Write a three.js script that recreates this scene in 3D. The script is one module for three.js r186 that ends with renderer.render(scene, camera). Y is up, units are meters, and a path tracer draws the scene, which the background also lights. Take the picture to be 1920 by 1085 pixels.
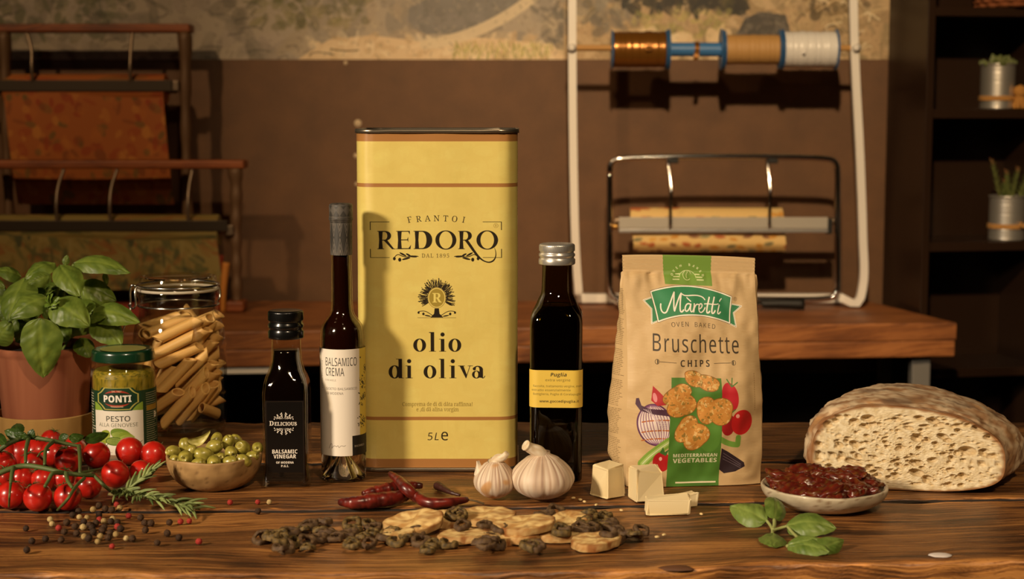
import * as THREE from 'three';
import { RoundedBoxGeometry } from 'three/addons/geometries/RoundedBoxGeometry.js';
import { mergeGeometries } from 'three/addons/utils/BufferGeometryUtils.js';
import { createNoise2D, createNoise3D } from 'simplex-noise';

// ------------------------------------------------------------------ camera, lamps, exposure
const scene = new THREE.Scene();
scene.background = new THREE.Color(0x000000);
const EYE = 0.352, FOCAL = 3070, TILT = Math.atan(342.5 / FOCAL);        // eye height over the table top, lens in pixels of a 1920 x 1085 frame, downward tilt
const camera = new THREE.PerspectiveCamera(THREE.MathUtils.radToDeg(2 * Math.atan(542.5 / FOCAL)), 1920 / 1085, 0.05, 40);
camera.position.set(0, EYE, 0);
camera.rotation.x = -TILT;
camera.focus = 1.54;
camera.userData.fStop = 8;
const renderer = new THREE.WebGLRenderer({ antialias: true });
renderer.toneMapping = THREE.LinearToneMapping;
renderer.toneMappingExposure = 1.0;
renderer.shadowMap.enabled = true;

const LAMPS = [
  // position, target, colour, candela, half angle in degrees, penumbra, lens radius
  { name: 'studio_spot_lamp', label: 'large round studio spot lamp standing to the left of the table', at: [-2.15, 1.22, 0.35], to: [0.06, 0.08, -1.5], color: [1, 0.81, 0.58], cd: 29, deg: 15, pen: 0.55, r: 0.17 },
  { name: 'ceiling_spot_lamp', label: 'small ceiling spot lamp aimed at the ribbon rack on the wall', at: [0.05, 1.62, -0.45], to: [0.46, 0.3, -3.4], color: [1, 0.72, 0.42], cd: 23, deg: 22, pen: 0.8, r: 0.045 },
  { name: 'ceiling_spot_lamp_001', label: 'small ceiling spot lamp aimed at the wrapping paper rack', at: [-1.3, 1.72, -0.9], to: [-0.62, 0.15, -3.3], color: [1, 0.66, 0.34], cd: 6.5, deg: 24, pen: 0.8, r: 0.045 },
  { name: 'ceiling_spot_lamp_002', label: 'small ceiling fill lamp added out of view above the camera', at: [0.55, 1.72, 0.5], to: [0.1, 0, -1.6], color: [1, 0.74, 0.46], cd: 9, deg: 21, pen: 0.7, r: 0.06 },  // unseen fill lamp added to brighten the table, matched to second highlights
];

// ------------------------------------------------------------------ helpers
const V = (x, y, z) => new THREE.Vector3(x, y, z);
const PI = Math.PI, sin = Math.sin, cos = Math.cos, abs = Math.abs, min = Math.min, max = Math.max, pow = Math.pow;
const clamp = (x, a = 0, b = 1) => min(b, max(a, x)), mix = (a, b, t) => a + (b - a) * t;
const smooth = (a, b, x) => { const t = clamp((x - a) / (b - a)); return t * t * (3 - 2 * t); };
function seeded(s) { return () => { s = (s + 0x6d2b79f5) | 0; let t = Math.imul(s ^ (s >>> 15), 1 | s); t = (t + Math.imul(t ^ (t >>> 7), 61 | t)) ^ t; return ((t ^ (t >>> 14)) >>> 0) / 4294967296; }; }
const n2 = createNoise2D(seeded(11)), n3 = createNoise3D(seeded(12));
const fbm2 = (x, y, o = 4) => { let s = 0, a = 0.5; for (let i = 0; i < o; i++, a *= 0.5, x *= 2.03, y *= 2.03) s += a * n2(x + i * 17.3, y - i * 9.1); return s; };
const fbm3 = (x, y, z, o = 3) => { let s = 0, a = 0.5; for (let i = 0; i < o; i++, a *= 0.5, x *= 2.03, y *= 2.03, z *= 2.03) s += a * n3(x + i * 7.7, y, z - i * 3.3); return s; };
// places measured on the photograph, turned into metres: at a known depth, and on a level surface
const C = cos(TILT), S = sin(TILT);
function at(u, v, depth) { const cx = (u - 960) / FOCAL, cy = (542.5 - v) / FOCAL, t = depth / (C + cy * S); return V(cx * t, EYE + (cy * C - S) * t, -depth); }
function onLevel(u, v, y = 0) { const cx = (u - 960) / FOCAL, cy = (542.5 - v) / FOCAL, t = (EYE - y) / (S - cy * C); return V(cx * t, y, -(C + cy * S) * t); }
const frontAt = (u, v) => -onLevel(u, v).z;                               // depth at which the table shows at a pixel
const PX = (depth) => (depth * C + (depth < 2.5 ? 0.025 : 0.005)) / FOCAL;                                     // metres per pixel at a depth

const taken = new Map();
function numbered(name) { const n = taken.get(name) ?? 0; taken.set(name, n + 1); return n ? `${name}_${String(n).padStart(3, '0')}` : name; }
function tag(o, label, category, group) { o.userData.label = label; o.userData.category = category; if (group) o.userData.group = group; return o; }
function thing(name, label, category, pos = [0, 0, 0], turn = 0, group) {
  const o = new THREE.Group(); o.name = numbered(name); o.position.set(...(pos.isVector3 ? pos.toArray() : pos)); o.rotation.y = turn; scene.add(o);
  return tag(o, label, category, group);
}
function part(name, geo, mat, parent, pos, rot) {
  const m = new THREE.Mesh(geo, mat); m.name = name; m.castShadow = m.receiveShadow = true;
  if (pos) m.position.set(...(pos.isVector3 ? pos.toArray() : pos));
  if (rot) m.rotation.set(...rot);
  parent.add(m); return m;
}
function single(name, geo, mat, label, category, group, pos, rot) { return tag(part(numbered(name), geo, mat, scene, pos, rot), label, category, group); }
function structure(name, geo, mat, pos, rot) { const m = part(name, geo, mat, scene, pos, rot); m.userData.kind = 'structure'; return m; }

const dense = (prof, n = 6) => prof.flatMap((p, i) => i < prof.length - 1 ? Array.from({ length: n }, (_, k) => [mix(p[0], prof[i + 1][0], k / n), mix(p[1], prof[i + 1][1], k / n)]) : [p]);
// surfaces: rows of points; uv(i, j, I, J) optional; colour(point, i, j) optional gives linear vertex colours
function loft(rows, { uv, closed = false, color } = {}) {
  const J = rows.length, I = rows[0].length, pos = new Float32Array(I * J * 3), uvs = new Float32Array(I * J * 2), col = color ? new Float32Array(I * J * 3) : null, idx = [];
  for (let j = 0, k = 0; j < J; j++) for (let i = 0; i < I; i++, k++) {
    const p = rows[j][i], x = p.x ?? p[0], y = p.y ?? p[1], z = p.z ?? p[2];
    pos.set([x, y, z], k * 3);
    uvs.set(uv ? uv(i, j, I, J) : [i / (I - 1), j / (J - 1)], k * 2);
    if (col) col.set(color(x, y, z, i / (I - 1), j / (J - 1)), k * 3);
    if (i < I - 1 && j < J - 1) { const a = k, b = k + 1, c = k + I + 1, d = k + I; idx.push(a, b, c, a, c, d); }
  }
  const g = new THREE.BufferGeometry();
  g.setAttribute('position', new THREE.BufferAttribute(pos, 3)); g.setAttribute('uv', new THREE.BufferAttribute(uvs, 2));
  if (col) g.setAttribute('color', new THREE.BufferAttribute(col, 3));
  g.setIndex(idx); g.computeVertexNormals();
  if (closed) { const n = g.attributes.normal, v = V(), w = V(); for (let j = 0; j < J; j++) { v.fromBufferAttribute(n, j * I); w.fromBufferAttribute(n, j * I + I - 1); v.add(w).normalize(); n.setXYZ(j * I, v.x, v.y, v.z); n.setXYZ(j * I + I - 1, v.x, v.y, v.z); } }
  return g;
}
function grid(nu, nv, fn, o = {}) { const rows = []; for (let j = 0; j <= nv; j++) { const r = []; for (let i = 0; i <= nu; i++) r.push(fn(i / nu, j / nv)); rows.push(r); } return loft(rows, o); }
// a turned shape: profile of [radius, height]; the angle 0 faces +z
function lathe(profile, seg = 48, o = {}) { return loft(profile.map(([r, y]) => Array.from({ length: seg + 1 }, (_, i) => { const a = (i / seg) * 2 * PI - PI; return [r * sin(a), y, r * cos(a)]; })), { closed: true, ...o }); }
// outline of a rectangle with rounded corners, from the middle of the back round over the front; s = distance from the middle of the front
function outline(hw, hd, r, cs = 6, straight = 4) {
  const pts = [], line = (x0, z0, x1, z1) => { for (let i = 0; i < straight; i++) pts.push([mix(x0, x1, i / straight), mix(z0, z1, i / straight)]); };
  const arc = (cx, cz, a0) => { for (let i = 0; i < cs; i++) { const a = a0 + (i / cs) * PI / 2; pts.push([cx + r * sin(a), cz + r * cos(a)]); } };
  line(0, -hd, -hw + r, -hd); arc(-hw + r, -hd + r, -PI); line(-hw, -hd + r, -hw, hd - r); arc(-hw + r, hd - r, -PI / 2); line(-hw + r, hd, 0, hd);
  const half = pts.length;
  line(0, hd, hw - r, hd); arc(hw - r, hd - r, 0); line(hw, hd - r, hw, -hd + r); arc(hw - r, -hd + r, PI / 2); line(hw - r, -hd, 0, -hd); pts.push([0, -hd]);
  let s = 0; const out = pts.map((p, i) => { if (i) s += Math.hypot(p[0] - pts[i - 1][0], p[1] - pts[i - 1][1]); return { x: p[0], z: p[1], s }; });
  const s0 = out[half].s; out.forEach((p) => (p.s -= s0));
  return out;
}
// a tube along points, radius a number or a function of 0..1
function tube(points, radius, seg = 24, around = 8, o = {}) {
  const curve = new THREE.CatmullRomCurve3(points.map((p) => (p.isVector3 ? p : V(...p))), false, 'centripetal'), fr = curve.computeFrenetFrames(seg, false), rows = [];
  const f = typeof radius === 'function' ? radius : () => radius, ring = (t, c, N, B, r) => Array.from({ length: around + 1 }, (_, i) => { const a = (i / around) * 2 * PI; return [c.x + r * (cos(a) * N.x + sin(a) * B.x), c.y + r * (cos(a) * N.y + sin(a) * B.y), c.z + r * (cos(a) * N.z + sin(a) * B.z)]; });
  for (let j = 0; j <= seg; j++) { const t = j / seg, c = curve.getPointAt(t); if (!j) rows.push(ring(0, c, fr.normals[0], fr.binormals[0], 0)); rows.push(ring(t, c, fr.normals[j], fr.binormals[j], f(t))); if (j === seg) rows.push(ring(1, c, fr.normals[j], fr.binormals[j], 0)); }
  return loft(rows, { closed: true, ...o });
}
function bar(a, b, radius, around = 10) { return tube([a, V().lerpVectors(a, b, 0.5), b], radius, 4, around); }
// a box with rounded edges whose uv is in metres (grain along the longest side)
function block(w, h, d, r = 0.002, seg = 2, off = [0, 0]) {
  const g = new RoundedBoxGeometry(w, h, d, seg, min(r, w / 2.01, h / 2.01, d / 2.01)); return metreUV(g, off);
}
function metreUV(g, off = [0, 0]) {
  const p = g.attributes.position, n = g.attributes.normal, uv = new Float32Array(p.count * 2);
  g.computeBoundingBox(); const s = g.boundingBox.getSize(V()), along = s.x >= s.y && s.x >= s.z ? 0 : s.y >= s.z ? 1 : 2;
  for (let i = 0; i < p.count; i++) {
    const q = [p.getX(i), p.getY(i), p.getZ(i)], m = [abs(n.getX(i)), abs(n.getY(i)), abs(n.getZ(i))], k = m.indexOf(max(...m)), rest = [0, 1, 2].filter((c) => c !== k);
    const [a, b] = rest.includes(along) ? [along, rest.find((c) => c !== along)] : rest;
    uv[i * 2] = q[a] + off[0]; uv[i * 2 + 1] = q[b] + q[k] + off[1];
  }
  g.setAttribute('uv', new THREE.BufferAttribute(uv, 2)); return g;
}
const rgb = (hex) => new THREE.Color(hex).toArray();                      // linear triple of an sRGB hex colour
const blend = (a, b, t) => [mix(a[0], b[0], t), mix(a[1], b[1], t), mix(a[2], b[2], t)];
const std = (color, roughness = 0.6, o = {}) => new THREE.MeshPhysicalMaterial({ color, roughness, ...o });
const tinted = (roughness = 0.6, o = {}) => new THREE.MeshPhysicalMaterial({ color: 0xffffff, vertexColors: true, roughness, ...o });
const thinGlass = (color = 0xffffff, roughness = 0.02, o = {}) => new THREE.MeshPhysicalMaterial({ color, roughness, transmission: 1, thickness: 0, ior: 1.5, side: THREE.DoubleSide, ...o });

// computed textures
function dataTexture(w, h, fn, srgb = true, wrap = THREE.RepeatWrapping) {
  const d = new Uint8Array(w * h * 4);
  for (let y = 0, k = 0; y < h; y++) for (let x = 0; x < w; x++, k += 4) { const c = fn(x / w, y / h); if (c.length) { d[k] = c[0]; d[k + 1] = c[1]; d[k + 2] = c[2]; } else d[k] = d[k + 1] = d[k + 2] = c; d[k + 3] = 255; }
  const t = new THREE.DataTexture(d, w, h); t.wrapS = t.wrapT = wrap; t.magFilter = THREE.LinearFilter; if (srgb) t.colorSpace = THREE.SRGBColorSpace; t.needsUpdate = true; return t;
}
// a print, drawn in the photograph's pixel scale: (x0, y0) to (x1, y1) at `scale` canvas pixels each
function print(x0, y0, x1, y1, scale, draw) {
  const c = document.createElement('canvas'); c.width = Math.round((x1 - x0) * scale); c.height = Math.round((y1 - y0) * scale);
  const g = c.getContext('2d'); g.scale(scale, scale); g.translate(-x0, -y0); g.lineJoin = g.lineCap = 'round'; g.textBaseline = 'alphabetic'; draw(g);
  const t = new THREE.CanvasTexture(c); t.colorSpace = THREE.SRGBColorSpace; t.wrapS = t.wrapT = THREE.ClampToEdgeWrapping; return t;
}
// a line of text fitted to a width, centred on x (or from x), letters spaced
function text(g, s, x, y, size, { width, font = 'sans-serif', weight = '', color, spacing = 0, align = 'center', turn = 0, slant = 0, stroke = 0 } = {}) {
  g.save(); g.translate(x, y); g.rotate(turn); if (color) g.fillStyle = g.strokeStyle = color;
  g.font = `${weight} ${size}px ${font}`; g.textAlign = 'left';
  const ws = [...s].map((c) => g.measureText(c).width), total = ws.reduce((a, b) => a + b, 0) + spacing * (s.length - 1), k = width ? width / total : 1;
  g.transform(k, 0, -slant, 1, 0, 0);
  let p = align === 'center' ? -total / 2 : 0;
  [...s].forEach((c, i) => { g.fillText(c, p, 0); if (stroke) { g.lineWidth = stroke; g.strokeText(c, p, 0); } p += ws[i] + spacing; });
  g.restore();
}
const oval = (g, x, y, rx, ry, a = 0) => { g.beginPath(); g.ellipse(x, y, rx, ry, a, 0, 2 * PI); };
const curveLine = (g, pts, w, color) => { g.strokeStyle = color; g.lineWidth = w; g.beginPath(); g.moveTo(pts[0], pts[1]); for (let i = 2; i < pts.length; i += 6) g.bezierCurveTo(...pts.slice(i, i + 6)); g.stroke(); };
const poly = (g, pts) => { g.beginPath(); for (let i = 0; i < pts.length; i += 2) (i ? g.lineTo : g.moveTo).call(g, pts[i], pts[i + 1]); g.closePath(); };

// ------------------------------------------------------------------ shared materials
const woodTexture = (light, mid, dark, seed, wear) => dataTexture(2048, 1024, (u, v) => {
  const x = u * 1.2, y = v * 0.6, w = 0.012 * n2(x * 3.1 + seed, y * 7);
  const ring = fbm2(x * 1.1 + seed, (y + w * 0.5) * 60, 3), fine = fbm2(x * 9 + seed, (y + w) * 330, 3), blot = fbm2(x * 4.5 - seed, y * 11, 4), pore = n2(x * 38, (y + w) * 900 + seed);
  let t = 0.5 + ring * 0.4 + fine * 0.62 + blot * 0.62 + 0.4 * smooth(0.35, 0.75, n2(x * 2.6 + seed, (y + w) * 210)) - (pore > 0.62 ? 0.22 : 0);
  const k = 1 - smooth(0.006, 0.02, Math.hypot((x - 0.83) * 0.7, y - 0.21 + 0.002 * seed)); t -= k * 0.6;
  const scuff = smooth(0.42, 0.7, fbm2(x * 7 + 31 + seed, y * 60, 4)) * wear;
  let c = t < 0.5 ? blend(dark, mid, clamp(t * 2)) : blend(mid, light, clamp(t * 2 - 1));
  c = blend(c, [light[0] * 1.18, light[1] * 1.16, light[2] * 1.1], scuff);
  return c;
}, true, THREE.MirroredRepeatWrapping);
const tableWood = woodTexture([166, 114, 60], [110, 69, 34], [55, 33, 16], 1.7, 0.9), benchWood = woodTexture([168, 106, 56], [138, 82, 40], [100, 56, 26], 9.2, 0.25);
const grainBump = dataTexture(1024, 1024, (u, v) => clamp(128 + 90 * fbm2(u * 12, v * 220, 3) + 40 * n2(u * 60, v * 500), 0, 255), false, THREE.MirroredRepeatWrapping);
for (const t of [tableWood, benchWood]) t.repeat.set(1 / 1.2, 1 / 0.6);
grainBump.repeat.set(1 / 0.6, 1 / 0.6);
const crumbBump = dataTexture(256, 256, (u, v) => clamp(128 + 120 * fbm2(u * 14, v * 14, 4) + 50 * n2(u * 70, v * 70), 0, 255), false, THREE.MirroredRepeatWrapping); crumbBump.repeat.set(5, 3);
const M = {
  table: std(0xffffff, 0.46, { map: tableWood, bumpMap: grainBump, bumpScale: 0.0007, vertexColors: true }),
  bench: std(0xffffff, 0.5, { map: benchWood, bumpMap: grainBump, bumpScale: 0.0005 }),
  rackWood: std(0xf2d2b0, 0.5, { map: benchWood }),
  blackGap: std(0x120a06, 0.8),
  white: std(0xe9e2d8, 0.45), greySteel: std(0x9a948c, 0.4, { metalness: 0.6 }), darkSteel: std(0x4a4036, 0.42, { metalness: 0.8 }), oldSteel: std(0x8d7a66, 0.38, { metalness: 0.75 }),
  chrome: std(0xd9d6d2, 0.12, { metalness: 1 }), alu: std(0xcfccc8, 0.34, { metalness: 0.85 }), rubber: std(0x15130f, 0.55),
  clear: thinGlass(0xfaf8f2, 0.015), wire: std(0xc9c4bc, 0.22, { metalness: 1 }),
  espresso: std(0x2b1c12, 0.27), twine: std(0xb98646, 0.9),
};

// ------------------------------------------------------------------ lamps (all out of the frame)
for (const L of LAMPS) {
  const g = thing('lamp', L.label, 'lamp', L.at); g.name = L.name; taken.set('lamp', 0);
  const to = V(...L.to), from = V(...L.at), dir = to.clone().sub(from).normalize(), q = new THREE.Quaternion().setFromUnitVectors(V(0, 0, 1), dir);
  const c = new THREE.Color().setRGB(...L.color), head = part('housing', lathe([[0, -1.5 * L.r], [L.r * 0.8, -1.45 * L.r], [L.r * 1.08, -0.5 * L.r], [L.r * 1.12, 0], [L.r * 1.04, 0], [L.r * 1.02, -0.08 * L.r], [0, -0.1 * L.r]], 32).rotateX(PI / 2), M.rubber, g);
  head.quaternion.copy(q);
  const lens = part('lamp_lens', new THREE.CircleGeometry(L.r * 0.98, 32), new THREE.MeshStandardMaterial({ color: 0x000000, emissive: c, emissiveIntensity: 6 }), head, [0, 0, -0.02 * L.r]);
  lens.castShadow = false;
  const pole = L.r > 0.1 ? bar(V(0, -0.92 - L.at[1], 0), V(0, -L.r * 1.2, -0.02), 0.015) : bar(V(0, 1.95 - L.at[1], 0), V(0, L.r * 0.6, 0), 0.008);
  part('pole', pole, M.rubber, g);
  const s = new THREE.SpotLight(c, L.cd, 0, THREE.MathUtils.degToRad(L.deg), L.pen, 2);
  s.name = 'spot'; s.position.copy(from).addScaledVector(dir, L.r * 1.15); s.castShadow = true; s.shadow.radius = L.r / 0.02; s.target.position.copy(to); scene.add(s, s.target);
}

// ------------------------------------------------------------------ room
const WALL = 3.40, FLOOR = -0.92, CEIL = 1.95, BENCH = -0.044;
const plaster = dataTexture(512, 512, (u, v) => { const t = 0.5 + 0.5 * fbm2(u * 9, v * 9, 5) + 0.12 * n2(u * 90, v * 90); return blend([92, 62, 35], [112, 76, 44], t); });
plaster.repeat.set(1, 1);
const brown = std(0xffffff, 0.62, { map: plaster });
const SILL = at(900, 111, WALL).y;                                       // where the brown board ends and the photo print begins
structure('wall_back', block(6, CEIL - FLOOR, 0.1, 0.001), std(0x2a1d14, 0.8), [0, (CEIL + FLOOR) / 2, -WALL - 0.062]);
structure('floor', block(6, 0.1, 5.6, 0.001), std(0x1d130c, 0.6), [0, FLOOR - 0.05, -0.8]);
structure('ceiling', block(6, 0.1, 5.6, 0.001), std(0x33281f, 0.9), [0, CEIL + 0.05, -0.8]);
structure('wall_left', block(0.1, CEIL - FLOOR, 5.6, 0.001), std(0x3a2c20, 0.85), [-2.9, (CEIL + FLOOR) / 2, -0.8]);
structure('wall_right', block(0.1, CEIL - FLOOR, 5.6, 0.001), std(0x3a2c20, 0.85), [2.9, (CEIL + FLOOR) / 2, -0.8]);
structure('wall_front', block(6, CEIL - FLOOR, 0.1, 0.001), std(0x3a2c20, 0.85), [0, (CEIL + FLOOR) / 2, 1.95]);
{
  const h = SILL - (BENCH - 0.16);
  single('wall_board', block(3.2, h, 0.012, 0.001), brown, 'plain brown board panel on the wall behind the workbench', 'wall panel', null, [0, SILL - h / 2, -WALL - 0.006]);
}
// the landscape print above the board
{
  const R = seeded(77), tex = print(-160, -90, 1700, 112, 1.1, (g) => {
    g.fillStyle = '#ab9c88'; g.fillRect(-200, -100, 2000, 300);
    const spot = (x, y, w, h, n, cols, s0, s1, alpha = 0.5) => { for (let i = 0; i < n; i++) { g.globalAlpha = alpha * (0.4 + R() * 0.6); g.fillStyle = cols[(R() * cols.length) | 0]; oval(g, x + R() * w, y + R() * h, s0 + R() * (s1 - s0), (s0 + R() * (s1 - s0)) * 0.55, R() * 3); g.fill(); } g.globalAlpha = 1; };
    spot(-160, -90, 720, 210, 260, ['#7d7264', '#a09284', '#5c5442', '#b0a090', '#83776a'], 8, 34);
    spot(-160, -90, 420, 160, 160, ['#3e4423', '#4c5128', '#2f331c', '#5e5a33'], 5, 22);
    spot(520, -90, 520, 190, 140, ['#a8957a', '#8f8578', '#7c766c', '#b5a285'], 10, 40);
    spot(470, -60, 230, 110, 120, ['#6e6a38', '#555229', '#837a45', '#4b4726'], 4, 18);
    g.fillStyle = '#e0c49c'; poly(g, [560, 112, 620, 74, 700, 66, 790, 78, 900, 70, 1060, 84, 1060, 114]); g.fill();
    spot(580, 70, 460, 44, 120, ['#e6cda6', '#d4b68c', '#c8a87c', '#f0dcb8'], 5, 18, 0.7);
    g.fillStyle = '#7d7770'; poly(g, [770, 14, 860, -30, 960, -20, 985, 20, 900, 62, 800, 64, 768, 40]); g.fill();
    spot(775, -20, 200, 75, 60, ['#8b857e', '#6f6962', '#7a736a'], 6, 22, 0.5);
    g.strokeStyle = '#dcc8a6'; g.globalAlpha = 0.9; g.lineWidth = 20; g.beginPath(); g.moveTo(800, 84); g.quadraticCurveTo(930, 66, 1030, -30); g.stroke(); g.globalAlpha = 1;
    spot(1000, -60, 75, 150, 50, ['#5f594f', '#756d62', '#4c463b'], 6, 20);
    for (let i = 0; i < 260; i++) { const x = 850 + R() * 190, y = 112 - R() * 24; g.strokeStyle = ['#d7c583', '#a8a04f', '#7f7d39', '#e2d39c'][(R() * 4) | 0]; g.lineWidth = 1.2; g.beginPath(); g.moveTo(x, y); g.lineTo(x + (R() - 0.5) * 10, y - 4 - R() * 10); g.stroke(); }
    g.fillStyle = '#b89a72'; g.fillRect(1060, -90, 640, 210);
    spot(1060, -90, 640, 210, 420, ['#c9ac82', '#a98c63', '#8d7750', '#d6bc94', '#9c875f', '#77694a'], 6, 30, 0.5);
    spot(1060, -80, 130, 140, 60, ['#7d7365', '#5e5648', '#8f8676'], 8, 24, 0.7);
    spot(1170, -90, 240, 112, 220, ['#2c2414', '#1e1a10', '#3a3018', '#45401e'], 6, 22, 0.95);
    spot(1190, 20, 180, 50, 90, ['#9b9250', '#b3a35e', '#7d7a3d', '#c5b473'], 4, 12, 0.6);
    spot(1190, 60, 180, 50, 60, ['#ecd6b0', '#e2c79c', '#d8b98c'], 8, 26, 0.9);
    g.fillStyle = '#48423a'; poly(g, [1385, 64, 1400, 34, 1430, 22, 1476, 28, 1486, 62, 1440, 72]); g.fill();
    spot(1390, 25, 90, 40, 40, ['#6f665a', '#7d7467', '#544c42'], 4, 12, 0.6);
    spot(1490, -90, 150, 120, 80, ['#4b3d26', '#66522f', '#8b7147'], 5, 22, 0.7);
    for (let i = 0; i < 40; i++) { const x = 1480 + R() * 160, y = -20 + R() * 120; g.strokeStyle = ['#e1cda8', '#57462b', '#cdb185'][(R() * 3) | 0]; g.lineWidth = 1.5 + R() * 2; g.beginPath(); g.moveTo(x, y); g.quadraticCurveTo(x + R() * 30 - 15, y - 10, x + R() * 60 - 30, y + R() * 30 - 15); g.stroke(); }
    for (let i = 0; i < 70; i++) { const x = -100 + R() * 700, y = -60 + R() * 170; g.strokeStyle = ['#4a4238', '#a3957f', '#3b3428'][(R() * 3) | 0]; g.globalAlpha = 0.6; g.lineWidth = 1.5 + R(); g.beginPath(); g.moveTo(x, y); g.quadraticCurveTo(x + R() * 30, y - R() * 14, x + 10 + R() * 40, y + R() * 20 - 10); g.stroke(); } g.globalAlpha = 1;
    for (let i = 0; i < 3600; i++) { const x = -160 + R() * 1850, y = -90 + R() * 202, l = 2 + R() * 7; g.globalAlpha = 0.35; g.strokeStyle = R() > 0.5 ? (x > 560 ? '#e2cda6' : '#a89a80') : (x > 1060 ? '#5a482c' : '#4a4436'); g.lineWidth = 0.8 + R() * 1.4; g.beginPath(); g.moveTo(x, y); g.lineTo(x + (R() - 0.5) * l * 2, y - R() * l); g.stroke(); } g.globalAlpha = 1; g.strokeStyle = '#5a4626'; g.lineWidth = 2; g.beginPath(); g.moveTo(622, 92); g.quadraticCurveTo(650, 98, 675, 94); g.stroke();
  });
  const a = at(-160, 111.5, WALL), b = at(1700, -90, WALL), w = b.x - a.x, h = b.y - a.y;
  single('wall_mural', grid(2, 2, (u, v) => [u * w, v * h, 0], {}), std(0xffffff, 0.55, { map: tex }), 'landscape photo print of rocks, sand and dry grass along the wall top', 'mural', null, [a.x, a.y, -WALL + 0.001]);
  [[671, 231, 7], [648, 118, 4], [668, 292, 5], [669, 345, 4]].forEach(([u, v, r], i) =>
    single('putty_spot', lathe([[r * PX(WALL), 0], [r * PX(WALL) * 0.8, 0.002], [0, 0.0028]], 12).rotateX(PI / 2), std(0xcbb594, 0.8), ['pale filler spot on the brown board, above the oil tin’s corner', 'faint filler spot just under the landscape print', 'pale filler spot beside the oil tin’s upper edge', 'pale filler spot beside the oil tin’s top stripe'][i], 'filler spot', null, at(u, v, WALL)));
}

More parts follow.
